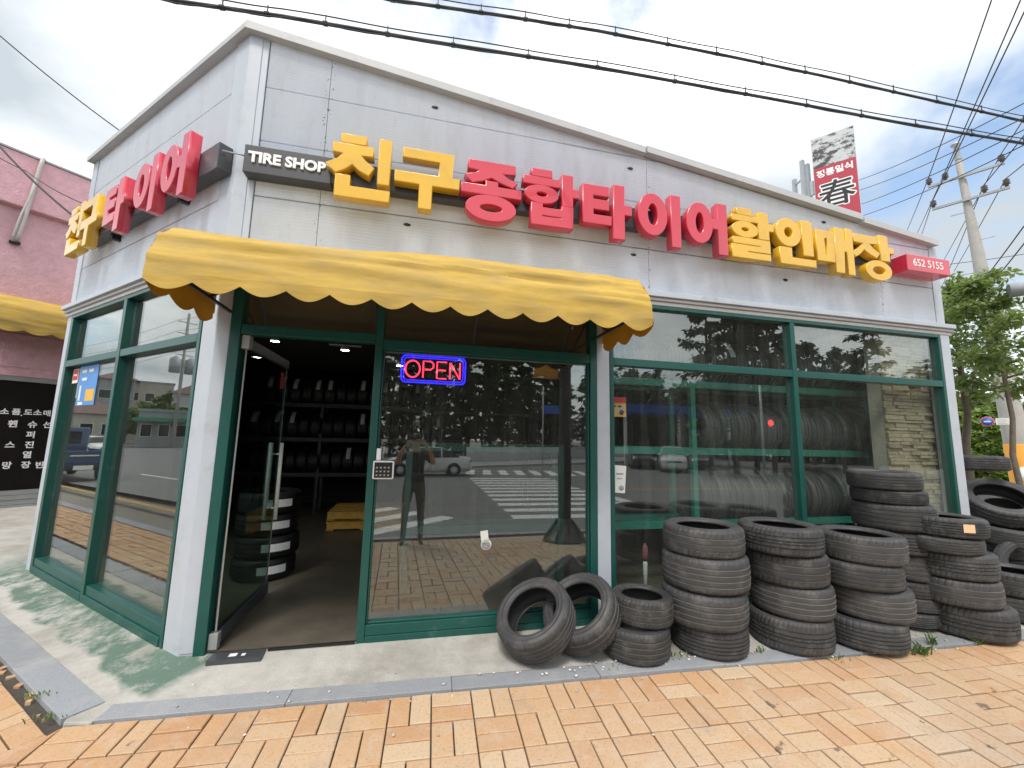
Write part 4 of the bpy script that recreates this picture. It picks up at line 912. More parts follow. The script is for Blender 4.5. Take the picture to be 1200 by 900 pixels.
# ------------------------------------------------------------------ tyres
TR, TW = 0.31, 0.22
def tyre_meshes(variant, n=168):
    """tread, two sidewalls, liner of a tyre lying flat, axis Z, centre at the origin"""
    grooves = {0: [-0.056, -0.019, 0.019, 0.056], 1: [-0.05, 0.0, 0.05], 2: [-0.06, -0.03, 0.0, 0.03, 0.06], 3: [-0.045, 0.045, -0.012, 0.012]}[variant]
    gw, gd = 0.0045, 0.009
    zs = set([-0.108, -0.10, -0.090, -0.082, 0.082, 0.090, 0.10, 0.108])
    for g in grooves: zs |= {g-gw-0.0015, g-gw, g+gw, g+gw+0.0015}
    zs = sorted(round(z, 5) for z in zs)
    def crown(z):
        a = abs(z); r = TR-0.006*(a/0.09)**2
        if a > 0.085: r -= (a-0.085)**2*28
        return r
    mb = MB(); rings = []
    for z in zs:
        ing = any(abs(z-g) <= gw+1e-6 for g in grooves); ring = []
        for i in range(n):
            r = crown(z)-(gd if ing else 0); a = abs(z)
            if not ing:
                if variant == 1 and a > 0.054 and i % 4 == 0: r -= 0.0045
                if variant == 2 and (i+(1 if z > 0 else 0)) % 4 == 0 and a > 0.026: r -= 0.0035
                if variant == 3 and ((a > 0.05 and i % 3 == 0 and a < 0.104) or (a < 0.04 and (i+int(z*300)) % 6 == 0)): r -= 0.004
                if variant == 0 and a > 0.085 and i % 4 == 0: r -= 0.003
            ring.append(mb.pt((r*math.cos(2*math.pi*(i+z*(22 if variant in (1, 3) else 0))/n), r*math.sin(2*math.pi*(i+z*(22 if variant in (1, 3) else 0))/n), z)))
        rings.append(ring)
    for A, B, z0_, z1_ in zip(rings, rings[1:], zs, zs[1:]):
        gm = 1 if variant in (0, 1) and any(abs(z0_-g) <= gw+.002 and abs(z1_-g) <= gw+.002 for g in grooves) else 0
        for i in range(n): mb.face((A[i], A[(i+1) % n], B[(i+1) % n], B[i]), gm, False)
    tread = mb.mesh('tread'); 
    r_sh = crown(0.108)
    def side(s):
        q = MB(); m_ = 72
        prof = [(r_sh-0.0005, 0.1075), (r_sh-0.010, 0.1115), (r_sh-0.018, 0.1125), (r_sh-0.020, 0.1145), (r_sh-0.024, 0.1145), (r_sh-0.026, 0.1125), (0.252, 0.1135), (0.240, 0.112), (0.238, 0.1135), (0.232, 0.1135), (0.230, 0.111), (0.218, 0.104), (0.213, 0.105), (0.208, 0.100), (0.203, 0.093), (0.201, 0.084), (0.207, 0.078)]
        q.lathe([(r, s*z) for r, z in prof], m_, cap=False); return q.mesh('sidewall')
    q = MB(); inn = [(0.207, 0.078), (0.226, 0.094), (0.252, 0.100), (0.276, 0.088), (0.289, 0.06), (0.292, 0.0)]
    q.lathe([(r, z) for r, z in inn]+[(r, -z) for r, z in inn[-2::-1]], 64, cap=False)
    res = [('tread', tread, M['rubber']), ('sidewall', side(1), M['rubber_side']), ('sidewall', side(-1), M['rubber_side']), ('liner', q.mesh('liner'), M['rubber_in'])]
    for nm, me, mm in res:
        me.materials.append(mm)
        if nm == 'tread': me.materials.append(M['rubber_dust'])
        bm = bmesh.new(); bm.from_mesh(me); bmesh.ops.recalc_face_normals(bm, faces=bm.faces); bm.to_mesh(me); bm.free()
    return res
TYM = [tyre_meshes(k) for k in range(4)]
rt = random.Random(77)
def tyre(label, group, x, y, zb, r, w, var, rot=None, tilt=0.012):
    s = (r/TR, r/TR, w/TW/1.04)
    e = rot if rot is not None else (rt.uniform(-tilt, tilt), rt.uniform(-tilt, tilt), rt.uniform(0, 6.28))
    z = zb if rot is not None else zb+w/2
    t = thing('tyre', label, 'tyre', (x, y, z), group=group, rot=e, scale=s)
    for nm, me, mm in TYM[var]:
        o = bpy.data.objects.new(nm, me); COL.objects.link(o); o.parent = t
    return t
STK = {
 'short stack by the white pillar': [(1.76,-.42,-.075,.268,.228,0),(1.834,-.41,.153,.240,.20,1)],
 'first tall stack by the white pillar': [(2.412,-.44,-.07,.296,.205,2),(2.380,-.44,.135,.328,.262,0),(2.402,-.44,.397,.334,.262,0),(2.395,-.44,.659,.314,.222,1)],
 'second tall stack from the white pillar': [(3.158,-.5,-.078,.308,.25,3),(3.190,-.5,.172,.308,.25,0),(3.160,-.5,.422,.306,.242,1),(3.108,-.5,.664,.318,.218,3)],
 'third tall stack, under the window mullion': [(3.78,-.62,-.07,.298,.222,2),(3.862,-.62,.152,.304,.242,0),(3.785,-.62,.394,.300,.20,0),(3.825,-.62,.594,.314,.222,1)],
 'tallest stack by the right window': [(4.60,-.36,-.05,.280,.12,2),(4.665,-.36,.07,.29,.125,0),(4.660,-.36,.195,.285,.135,1),(4.690,-.36,.33,.30,.24,0),(4.625,-.36,.57,.302,.205,2),(4.600,-.36,.775,.322,.245,0),(4.560,-.36,1.02,.292,.132,2),(4.525,-.36,1.152,.288,.165,0)],
 'stack at the right corner pillar': [(4.965,-.62,-.07,.330,.262,3),(4.875,-.62,.192,.308,.225,1),(4.865,-.62,.417,.306,.222,3),(4.765,-.62,.639,.285,.135,0),(4.800,-.62,.774,.305,.165,2)],
 'heap at the right edge of the photo': [(5.93,-.52,-.07,.325,.225,0),(5.90,-.50,.155,.318,.215,1)],
}
ordn = {2: ['bottom', 'top'], 4: ['bottom', 'second from bottom', 'second from top', 'topmost'], 5: ['bottom', 'second from bottom', 'middle', 'second from top', 'topmost'],
        8: ['bottom', 'second from bottom', 'third from bottom', 'fourth from bottom', 'fifth from bottom', 'third from top', 'second from top', 'topmost']}
desc = ['ribbed', 'shoulder-grooved', 'blocky', 'zigzag']
for k, L_st in STK.items():
    for i, (x, y, zb, r, w, v_) in enumerate(L_st):
        tyre('worn %s tyre, %s of the %s' % (desc[v_], ordn[len(L_st)][i], k), 'used tyres stacked outside the shop', x, y, zb, r, w, v_)
def axis_rot(n, spin=0.0):
    q = V(n).normalized().to_track_quat('Z', 'Y'); return (q @ Matrix.Rotation(spin, 4, 'Z').to_quaternion()).to_euler()
tyre('worn tyre leaning with its open face up, leftmost of the outside tyres', 'used tyres stacked outside the shop', 0.975, -0.33, 0.185, 0.305, 0.225, 0, axis_rot((-0.52, -0.36, 0.86)))
tyre('worn tyre leaning between the leftmost tyre and the short stack', 'used tyres stacked outside the shop', 1.355, -0.32, 0.195, 0.305, 0.225, 1, axis_rot((-0.58, -0.34, 0.82), 1.0))
# the heap round the corner
GT = 'used tyres stacked outside the shop'
def hp(u, v, d): 
    d_ = (cw + cr*((u-600)/f_px) - cu*((v-450)/f_px)).normalized(); return CAM+d_*(d/math.hypot(d_.x, d_.y))
for lab, p, r, w, vv, ax in (
  ('small worn tyre standing upright in the right edge heap', hp(1214, 664, 7.2), .30, .20, 1, (-0.80, -0.55, 0.22)),
  ('ribbed tyre lying flat in the middle of the right edge heap', hp(1192, 627, 7.45), .325, .19, 0, (-0.04, -0.05, 1)),
  ('big leaning tyre with a wide open hole in the right edge heap', hp(1171, 588, 7.6), .335, .215, 1, (-0.36, -0.42, 0.80)),
  ('ribbed tyre lying flat on top of the right edge heap', hp(1139, 543, 7.65), .315, .17, 0, (0.03, 0.05, 1)),
  ('dark tyre half hidden inside the hole of the big leaning one', hp(1182, 598, 8.2), .31, .2, 2, (-0.2, -0.2, 1))):
    tyre(lab, GT, p.x, p.y, p.z, r, w, vv, axis_rot(ax))
for i, nm in enumerate(('lowest', 'middle', 'uppermost')):
    tyre('worn tyre, %s of the hidden pile under the right edge heap' % nm, GT, 6.68+.02*i, .08, .05+.185*i, .315, .19, 0, axis_rot((0.01, 0, 1)))
# square paper label on the topmost tyre of the corner stack
q = MB(); lp = thing('price_sticker', 'square pale orange sticker on the topmost tyre of the corner stack', 'sticker', (4.62, -0.88, 0.87))
for k in range(3):
    a0, a1 = R_(-122+5.2*k), R_(-122+5.2*(k+1)); 
    q.poly([(4.80+.309*math.cos(a), -.62+.309*math.sin(a), z) for a, z in ((a0, .835), (a1, .835), (a1, .905), (a0, .905))])
M['tag_orange'] = mat('tag_orange', (0.75, 0.50, 0.30), 0.6); q.build('paper', M['tag_orange'], lp, fix=False)

# stock tyres: one mesh shared by every copy
def stock_mesh():
    q = MB(); n = 48
    prof = [(0.207, -0.078), (0.205, -0.095), (0.235, -0.112), (0.275, -0.112), (0.300, -0.100), (0.309, -0.085)]
    for g in (-0.05, 0.0, 0.05): prof += [(0.315, g-0.006), (0.306, g-0.005), (0.306, g+0.005), (0.315, g+0.006)]
    prof += [(0.309, 0.085), (0.300, 0.100), (0.275, 0.112), (0.235, 0.112), (0.205, 0.095), (0.207, 0.078), (0.27, 0.085), (0.288, 0.0), (0.27, -0.085), (0.207, -0.078)]
    q.lathe(prof, n, cap=False); me = q.mesh('stock_tyre'); me.materials.append(M['rubber_new'])
    for p in me.polygons: p.use_smooth = False
    bm = bmesh.new(); bm.from_mesh(me); bmesh.ops.recalc_face_normals(bm, faces=bm.faces); bm.to_mesh(me); bm.free()
    return me
SM = stock_mesh()
q = MB()   # paper label that lies along the tread, round its front
for k in range(8):
    a0, a1 = R_(-26+6.5*k), R_(-26+6.5*(k+1))
    q.poly([(0.318*math.cos(a), 0.318*math.sin(a), z) for a, z in ((a0, -.040), (a1, -.040), (a1, .040), (a0, .040))])
STM = q.mesh('label'); STM.materials.append(M['sticker'])
rs = random.Random(4)
SM2 = SM.copy(); SM2.materials.clear(); SM2.materials.append(M['rubber_stock']); SM2.materials.append(M['rubber_dust'])
for p in SM2.polygons:
    c_ = p.center; p.material_index = 1 if 0.300 < math.hypot(c_.x, c_.y) < 0.3085 and min(abs(abs(c_.z)-.05), abs(c_.z)) < .004 else 0
def stock(loc, label, group, axis=(1, 0, 0), sc=(1, 1, 1), sticker=None, mesh=None):
    o = bpy.data.objects.new('stock_tyre', mesh or SM); COL.objects.link(o); o.location = loc
    o.rotation_euler = axis_rot(axis, rs.uniform(0, 6.28)); o.scale = sc; tag(o, label, 'tyre', group)
    if sticker is not None:
        s = bpy.data.objects.new('label', STM); COL.objects.link(s); s.parent = o
        ax = V(axis).normalized(); M3 = o.rotation_euler.to_matrix(); loc_dir = M3.transposed() @ V(sticker).normalized()
        s.rotation_euler = (0, 0, math.atan2(loc_dir.y, loc_dir.x))
    return o
def rack(label, x0, x1, y0, y1, levels, ups, tyr, group, tl, mmat=None, dirn=None):
    t = thing('tyre_rack', label, 'rack', ((x0+x1)/2, (y0+y1)/2, 0)); mm = mmat or M['rack_green']
    for x in ups:
        for y in (y0, y1):
            q = MB(); q.box((x-.03, y-.03, 0), (x+.03, y+.03, levels[-1]+0.04)); q.build('upright', mm, t)
        for z in levels:
            q = MB(); q.box((x-.02, y0+.031, z-.07), (x+.02, y1-.031, z-.03)); q.build('cross_bar', mm, t)
    for z in levels:
        for y in (y0, y1):
            q = MB(); q.box((x0, y-.028, z-.045), (x1, y+.028, z+.035)); q.build('beam', mm, t)
    for li, (z, a, bb, prob) in enumerate(tyr):
        x = a; yc = (y0+y1)/2
        half = (y1-y0)/2
        while x < bb:
            sc = rs.uniform(0.97, 1.05); w = rs.uniform(0.92, 1.02); R = 0.315*sc
            hz = math.sqrt(max(R*R-(half-0.01)**2, 0.01))
            st_ = (0, -1, 0.75) if (prob and rs.random() < prob) else None
            stock((x+0.112*w, yc+rs.uniform(-.008, .008), z+0.03+hz), tl % ['lowest', 'middle', 'highest'][li], group, (1, rs.uniform(-.03, .03), rs.uniform(-.02, .02)), (sc, sc, w), st_, SM if mmat else SM2)
            x += 0.228*w
GR = 'new tyres on the racks inside the shop'
rack('green steel tyre rack filled with rows of tyres behind the right window', 2.0, 5.84, 0.66, 1.08, [0.65, 1.46, 2.24], (2.03, 3.15, 5.81), [(0.65, 3.2, 5.65, 0), (1.46, 3.25, 5.72, 0.0), (2.24, 2.0, 5.7, 0.08)], GR, 'new black tyre in the tight row on the %s level of the green window rack')
rack('green steel shelf frame standing empty behind the middle window', -0.08, 1.66, 0.95, 1.22, [0.60, 1.45], (-0.05, 1.63), [], GR, '', G)
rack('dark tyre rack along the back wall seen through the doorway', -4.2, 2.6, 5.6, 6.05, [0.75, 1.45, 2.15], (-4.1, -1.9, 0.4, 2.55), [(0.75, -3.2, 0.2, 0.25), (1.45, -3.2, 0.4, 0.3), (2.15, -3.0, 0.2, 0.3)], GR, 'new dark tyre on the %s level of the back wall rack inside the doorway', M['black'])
# new tyres stacked behind the door, white labels to the street
for k in range(4):
    stock((-1.56+rs.uniform(-.015, .015), 1.72, 0.115+0.229*k), 'new dark tyre, %s of the white-labelled stack behind the open door' % ordn[4][k], 'new tyres stacked behind the door', (0.0, 0.0, 1), (1, 1, 1), (0.62, -1, 0) if k in (0, 1, 2, 3) else None)
for x in (4.35, 4.62, 4.9):
    stock((x, .42, 0.315), 'new tyre standing on the floor behind the right window by the rack', 'new tyres standing on the shop floor', (1, 0.15, 0), mesh=SM2)
# used-looking tyres leaning inside the right window, low
# yellow pallets
for k in range(2):
    t = thing('pallet', ['yellow wooden pallet on the shop floor under another pallet', 'yellow wooden pallet lying on top of another inside the doorway'][k], 'pallet', (-0.75, 4.35, 0.16*k), group='yellow pallets inside the shop')
    z0 = 0.16*k
    for i in range(6): q = MB(); q.box((-1.35+0.01*k, 3.86+.17*i, z0+.118), (-.15, 3.98+.17*i, z0+.138)); q.build('deck_board', M['pallet'], t)
    for y in (3.88, 4.36, 4.80): q = MB(); q.box((-1.34, y, z0+.02), (-.16, y+.07, z0+.116)); q.build('bearer', M['pallet'], t)
    for i in range(3): q = MB(); q.box((-1.35+.53*i, 3.86, z0+.001), (-1.23+.53*i, 4.88, z0+.018)); q.build('base_board', M['pallet'], t)
# red and white marker post on the floor behind the right window
t = thing('marker_post', 'slim red and white marker post standing behind the right window near the floor', 'marker', (2.29, 0.30, 0))
q = MB(); q.lathe([(0.02, 0.02), (0.022, 0.36), (0.018, 0.37)], 12, M=Matrix.Translation((2.29, 0.30, 0))); q.build('shaft', M['white_paint'], t)
q = MB(); q.lathe([(0.015, 0.371), (0.034, 0.42), (0.03, 0.49), (0.010, 0.54)], 12, M=Matrix.Translation((2.29, 0.30, 0))); M['dull_red'] = mat('dull_red', (0.30, 0.10, 0.11), 0.7); q.build('tip', M['dull_red'], t)
q = MB(); q.lathe([(0.09, 0.0), (0.09, 0.02), (0.02, 0.021)], 14, M=Matrix.Translation((2.29, 0.30, 0))); q.build('base', M['black'], t)

# ------------------------------------------------------------------ pink building on the left
pb = thing('pink_building', 'pink stucco building with a jutting parapet and dark shopfront at the left edge', 'building', (-7.9, 6.86, -0.1))
WD = V((math.sin(ANG), math.cos(ANG), 0)); WN = V((math.cos(ANG), -math.sin(ANG), 0)); PB0 = V((-7.905, 6.862, 0))
def Pk(t, o, z): return PB0+WD*t+WN*o+V((0, 0, z))
def pbox(t0, t1, o0, o1, z0, z1, name, mm, par=None, bev=0):
    q = MB(); q.prism([Pk(t0, o0, z0), Pk(t1, o0, z0), Pk(t1, o1, z0), Pk(t0, o1, z0)], (0, 0, z1-z0)); return q.build(name, mm, par or pb, bev=bev)
pbox(-1.15, 6, -6, -0.0, 2.60, 6.05, 'wall', M['stucco_low']); pbox(-1.3, 6, -6, 0.16, 6.05, 7.16, 'parapet', M['stucco'], bev=0.02)
pbox(-1.32, 6, -6, 0.18, 7.162, 7.20, 'coping', M['plaster_grey'])
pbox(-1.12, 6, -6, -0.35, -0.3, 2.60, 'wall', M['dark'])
pbox(-1.15, -0.85, -6, 0.002, -0.3, 2.598, 'wall', M['stucco_low'])
sf = pbox(-0.85, 6, -0.10, -0.02, 2.50, 2.598, 'shopfront', M['alu'])
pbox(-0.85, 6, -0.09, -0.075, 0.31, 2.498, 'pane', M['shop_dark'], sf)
for k in range(4): pbox(-0.85, 6, -0.08, -0.03-0.006*(k % 2), -0.08+0.096*k, 0.01+0.096*k, 'sill_slat', M['alu'], sf)
for t_ in (-0.85,): pbox(t_, t_+0.06, -0.075, -0.02, 0.30, 2.498, 'post', M['alu'], sf)
pbox(-0.35, 1.2, 0.003, 0.02, 2.78, 3.45, 'stain_board', M['stucco_low'])
wr = [('소', -.166, 1.865), ('품', -.01, 1.868), ('.', .065, 1.84), ('도', .152, 1.868), ('소', .283, 1.87), ('매', .419, 1.865), ('휀', -.027, 1.62), ('슈', .241, 1.62), ('선', .455, 1.62), ('퍼', .242, 1.407), ('스', -.015, 1.20), ('진', .248, 1.20), ('열', .238, .997), ('망', -.012, .79), ('장', .244, .79), ('반', .441, .78)]
for ch, t_, z in wr:
    lettering(ch, 0.135 if z > 1.8 else 0.15, M['white_paint'], WD, (0, 0, 1), Pk(t_, -0.073, z), sf, name='window_letter', extrude=0.001, bold=0.004)
lw_org = Pk(-0.64, 0.0, 3.47)
awning('awning', 'yellow fabric awning with scalloped edge on the pink building at far left', (lw_org.x, lw_org.y, lw_org.z), WD, WN, 3.0, [(0, .72), (.2, .70), (.42, .65), (.6, .56), (.74, .42), (.82, .25), (.84, .1), (.845, 0)], 8, 0.06, 0.05, M['yellow_fabric'], M['orange_fabric'], 2, 0)
# hanging hose and cable on the pink wall
t = thing('hanging_hose', 'pale looped hose hanging from the parapet of the pink building', 'hose', Pk(-.35, .2, 7.1))
q = MB(); q.tube([Pk(-.30, .14, 7.22), Pk(-.32, .22, 7.20), Pk(-.335, .21, 7.05), Pk(-.37, .20, 6.5), Pk(-.40, .19, 6.0), Pk(-.43, .10, 5.5), Pk(-.45, .06, 5.3)], 0.035, 8)
q.tube([Pk(-.33, .21, 7.15), Pk(-.38, .22, 6.4), Pk(-.46, .19, 5.9), Pk(-.50, .10, 5.45), Pk(-.46, .05, 5.3)], 0.02, 8); q.build('hose', M['pipe'], t)
q = MB(); q.lathe([(0, 0), (0.08, 0), (0.08, 0.05), (0, 0.06)], 12, M=Matrix.Translation(Pk(-.46, .05, 5.28))); q.build('clamp', M['iron'], t)

# ------------------------------------------------------------------ wires
def ray(u, v):
    return (cw + cr*((u-600)/f_px) - cu*((v-450)/f_px)).normalized()
def at_y(u, v, y):
    d = ray(u, v); return CAM+d*((y-CAM.y)/d.y)
def at_h(u, v, dist):              # horizontal distance from the camera
    d = ray(u, v); return CAM+d*(dist/math.hypot(d.x, d.y))
def cable(label, pts, r, sag=0.0, n=16, name='power_cable', extra=None):
    pts = [V(p) for p in pts]; P = []
    for a, c in zip(pts, pts[1:]):
        for i in range(n): 
            u = i/n; P.append(a.lerp(c, u)-V((0, 0, sag*4*u*(1-u))))
    P.append(pts[-1])
    t = thing(name, label, 'cable', P[0])
    q = MB(); q.tube(P, r, 6); q.build('wire', M['cable'], t)
    if extra:
        q = MB(); q.tube([p+V((0, 0, extra+0.008*math.sin(i*0.9))) for i, p in enumerate(P)], r*0.35, 5); q.build('messenger', M['cable'], t)
        q = MB(); q.tube([p-V((0.0, 0.02, 0.05*abs(math.sin(i*0.62)))) for i, p in enumerate(P)], r*0.4, 5); q.build('loose_wire', M['cable'], t)
        for i in range(1, len(P), 3):
            q = MB(); q.lathe([(r*1.28, -.025), (r*1.28, .025)], 8, M=Matrix.Translation(P[i]) @ (P[min(i+1, len(P)-1)]-P[i-1]).normalized().to_track_quat('Z', 'Y').to_matrix().to_4x4()); q.bar(P[i], P[i]+V((0, 0, extra+.02)), 0.012, 0.012); q.build('clip', M['cable'], t)
    return t
yb = 1.2
a, m_, c = at_y(120, -18, yb), at_y(700, 79, yb), at_y(1290, 186, yb)
cable('thick black bundled cable crossing the sky, the lower of the two big ones', [at_y(-60, -55, yb), at_y(205, 1, yb), at_y(330, 19, yb), at_y(500, 48, yb), m_, at_y(900, 115, yb), at_y(1050, 143, yb), at_y(1200, 168, yb), c], 0.023, 0.0, 7, extra=0.10)
cable('thick black bundled cable crossing the sky, the upper of the two big ones', [at_y(250, -42, yb), at_y(460, 0, yb), at_y(580, 17, yb), at_y(700, 36, yb), at_y(840, 63, yb), at_y(960, 88, yb), at_y(1080, 115, yb), at_y(1200, 142, yb), at_y(1290, 162, yb)], 0.021, 0.0, 7, extra=0.11)
cable('thin grey line across the sky at upper left behind the roof', [at_h(-60, -5, 13), at_h(0, 42, 12.5), at_h(150, 160, 12)], 0.012, 0.05)
cable('thin dark wire running down past the pink parapet to the side sign', [at_h(-40, 145, 9), at_h(0, 172, 8.6), L_(3.1, 0.05, 3.9)], 0.012, 0.05)
cable('second thin wire beside the pink parapet', [at_h(-40, 158, 9.3), at_h(30, 200, 8.9), L_(3.4, 0.05, 4.3)], 0.006, 0.04)

# ------------------------------------------------------------------ right side: pole, sign pylon, trees
pb_, pt_ = at_h(1196, 540, 14), at_h(1120, 172, 14)
lean = V(((pt_.x-pb_.x)/(pt_.z-pb_.z), (pt_.y-pb_.y)/(pt_.z-pb_.z), 0))     # the old pole leans a little
PX, PY = pb_.x-lean.x*pb_.z, pb_.y-lean.y*pb_.z
PM = Matrix(((1, 0, lean.x, PX), (0, 1, lean.y, PY), (0, 0, 1, 0), (0, 0, 0, 1)))
def PO(z): return V((PX+lean.x*z, PY+lean.y*z, z))
pole = thing('utility_pole', 'tall concrete utility pole with two crossarms and an orange band low down at the right', 'utility pole', (PX, PY, -0.1))
q = MB(); q.lathe([(0.21, -0.4), (0.19, 2.0), (0.115, 5.7), (0.075, 7.2), (0.06, 8.4), (0.05, 8.42)], 24, M=PM); q.build('shaft', M['concrete_pole'], pole)
q = MB(); q.lathe([(0.213, -0.1), (0.205, 1.66), (0.190, 1.68)], 24, M=PM, cap=False); q.build('warning_band', M['pole_orange'], pole)
q = MB(); q.lathe([(0.05, 8.42), (0.065, 8.46), (0.04, 8.8), (0.09, 8.84), (0.09, 8.88)], 12, M=PM); q.build('top_cap', M['galv'], pole)
axd = (at_h(1178, 193, 14)-at_h(1087, 217, 14)); axd.z = 0; axd.normalize()
ins = {}
for nm, (l, rgt, zz) in {'hi': ((1087, 217), (1178, 193), None), 'lo': ((1092, 243), (1184, 222), None)}.items():
    pl_, pr_ = at_h(*l, 13.9), at_h(*rgt, 13.9); z = (pl_.z+pr_.z)/2
    tl = (pl_-PO(z)).dot(axd); tr_ = (pr_-PO(z)).dot(axd)
    base_ = PO(z)-V((axd.y, -axd.x, 0))*-0.11
    q = MB(); q.bar(base_+axd*tl, base_+axd*tr_, 0.05, 0.055); arm = q.build('crossarm', M['alu'], pole)
    pos = [tl+.03, tl+(tr_-tl)*0.25 if nm == 'hi' else tl+(tr_-tl)*0.7, tr_-.04]
    for k, p in enumerate(pos):
        b0 = base_+axd*p
        q = MB(); q.lathe([(0.03, 0.04), (0.03, 0.08), (0.065, 0.09), (0.04, 0.12), (0.065, 0.14), (0.04, 0.17), (0.06, 0.19), (0.03, 0.22)], 10, M=Matrix.Translation(b0)); q.build('insulator', M['insulator'], arm)
        ins[nm, k] = b0+V((0, 0, 0.23))
for k in range(7): 
    z = 2.6+0.75*k; s_ = 1 if k % 2 else -1; q = MB(); q.tube([PO(z), PO(z)+axd*(0.30*s_)], 0.010, 5); q.build('step_bolt', M['galv'], pole)
q = MB(); q.lathe([(0, 0), (0.16, 0), (0.16, 0.004), (0, 0.004)], 20, M=Matrix.Translation(PO(1.05)) @ (CAM-V((PX, PY, CAM.z))).normalized().to_track_quat('Z', 'Y').to_matrix().to_4x4() @ Matrix.Translation((0.05, 0, 0.208))); q.build('round_label', M['paper'], pole)
def through(label, u0, v0, d0, mid, u1, v1, d1, r=0.010):
    cable(label, [at_h(u0, v0, d0), mid, at_h(u1, v1, d1)], r, 0.02)
through('thin power line over the left tip of the upper crossarm', 1062, 272, 24, ins['hi', 0], 1162, 0, 9.0)
through('thin power line over the inner insulator of the upper crossarm', 1073, 277, 24, ins['hi', 1], 1196, 0, 9.0)
through('thin power line over the left tip of the lower crossarm', 1080, 275, 24, ins['lo', 0], 1206, 2, 8.5)
through('thin power line over the right tip of the upper crossarm', 1106, 305, 24, ins['hi', 2], 1230, 90, 10)
through('thin power line over the right tip of the lower crossarm', 1118, 318, 24, ins['lo', 2], 1230, 165, 10)
through('thin power line over the inner insulator of the lower crossarm', 1100, 345, 30, ins['lo', 1], 1226, 125, 10)
for k, (va, vb) in enumerate(((212, 121), (224, 138), (241, 152), (255, 170))):
    cable('fine service wire fanning right from the red restaurant sign, %s from the top' % ['first', 'second', 'third', 'fourth'][k], [at_h(1004, va, 19), at_h(1200, vb, 11.5), at_h(1260, vb-28, 10)], 0.010, 0.10)
cable('low wire sloping up to the right below the crossarms', [at_h(1100, 395, 22), at_h(1200, 265, 12), at_h(1240, 213, 10)], 0.012, 0.05)
cable('second low wire sloping up to the right below the crossarms', [at_h(1100, 405, 22), at_h(1206, 278, 12), at_h(1240, 235, 10)], 0.012, 0.05)
cable('slack line from behind the shop corner to the utility pole', [at_h(1100, 370, 20), at_h(1140, 358, 16), at_h(1176, 330, 14)], 0.016, 0.08)
cable('faint level wire behind the utility pole', [at_h(1090, 312, 30), at_h(1230, 293, 28)], 0.014, 0.05)

# red restaurant sign on its pylon
A_s, B_s = at_h(950, 165, 16.6), at_h(1000, 146, 16.6)
zt = (A_s.z+B_s.z)/2
wdir = V((B_s.x-A_s.x, B_s.y-A_s.y, 0)); wid = wdir.length; wdir.normalize(); nrm = V((wdir.y, -wdir.x, 0))
pyl = thing('restaurant_sign', 'tall red blade sign with white and black lettering rising behind the shop roof', 'sign', (A_s.x, A_s.y, -0.1))
H_s = 7.2
def S_(t, o, z): return V((A_s.x, A_s.y, 0))+wdir*t+nrm*o+V((0, 0, z))
def sbox(t0, t1, o0, o1, z0, z1, nm, mm, par=None):
    q = MB(); q.prism([S_(t0, o0, z0), S_(t1, o0, z0), S_(t1, o1, z0), S_(t0, o1, z0)], (0, 0, z1-z0)); return q.build(nm, mm, par or pyl)
cab = sbox(0, wid, -0.32, 0, zt-H_s, zt, 'cabinet', M['galv'])
sbox(0.015, wid-.015, 0.001, 0.006, zt-H_s+.02, zt-1.12, 'red_face', M['maroon'], cab)
sbox(0.015, wid-.015, 0.001, 0.006, zt-1.118, zt-.02, 'picture', M['photo_print'], cab)
hot = -wdir if nrm.dot(CAM-A_s) < 0 else wdir
lettering('정통일식', 0.27, M['white_paint'], wdir, (0, 0, 1), S_(wid/2, 0.009, zt-1.38), pyl, extrude=0.002, bold=0.010)
for ch, dz in (('春', 2.25), ('味', 3.45)):
    for q_ in range(10):
        a_ = q_*math.pi/5; lettering(ch, 1.0, M['white_paint'], wdir, (0, 0, 1), S_(wid/2+.042*math.cos(a_), 0.008+.0004*q_, zt-dz+.042*math.sin(a_)), pyl, name='letter_outline', extrude=0.001, bold=0.008)
    lettering(ch, 1.0, M['black'], wdir, (0, 0, 1), S_(wid/2, 0.0155, zt-dz), pyl, extrude=0.002, bold=0.008)
for dz, t0, t1, bb in ((0.35, .1, .95, .16), (0.62, .2, .9, .12), (0.92, .05, .5, .14)):
    pass
fr_ = thing('sign_frame', 'pale blue steel post frame standing beside the red restaurant sign', 'steel frame', S_(-.4, -.2, -0.1))
for t0, z1 in ((-0.58, zt-0.95), (-0.16, zt-0.75), (-0.30, zt-0.55)):
    q = MB(); q.bar(S_(t0, -.15-(0.4 if t0 == -0.58 else 0), -0.1), S_(t0, -.15-(0.4 if t0 == -0.58 else 0), z1), 0.11, 0.11, up=(0, 1, 0)); q.build('post', M['galv'], fr_)
for z in (zt-1.1, zt-2.9, zt-4.6): 
    q = MB(); q.bar(S_(-.58, -.55, z-.1), S_(-.16, -.15, z), 0.04, 0.04); q.bar(S_(-.16, -.15, z-.6), S_(0, -.15, z-.6), 0.06, 0.5); q.build('brace', M['galv'], fr_)

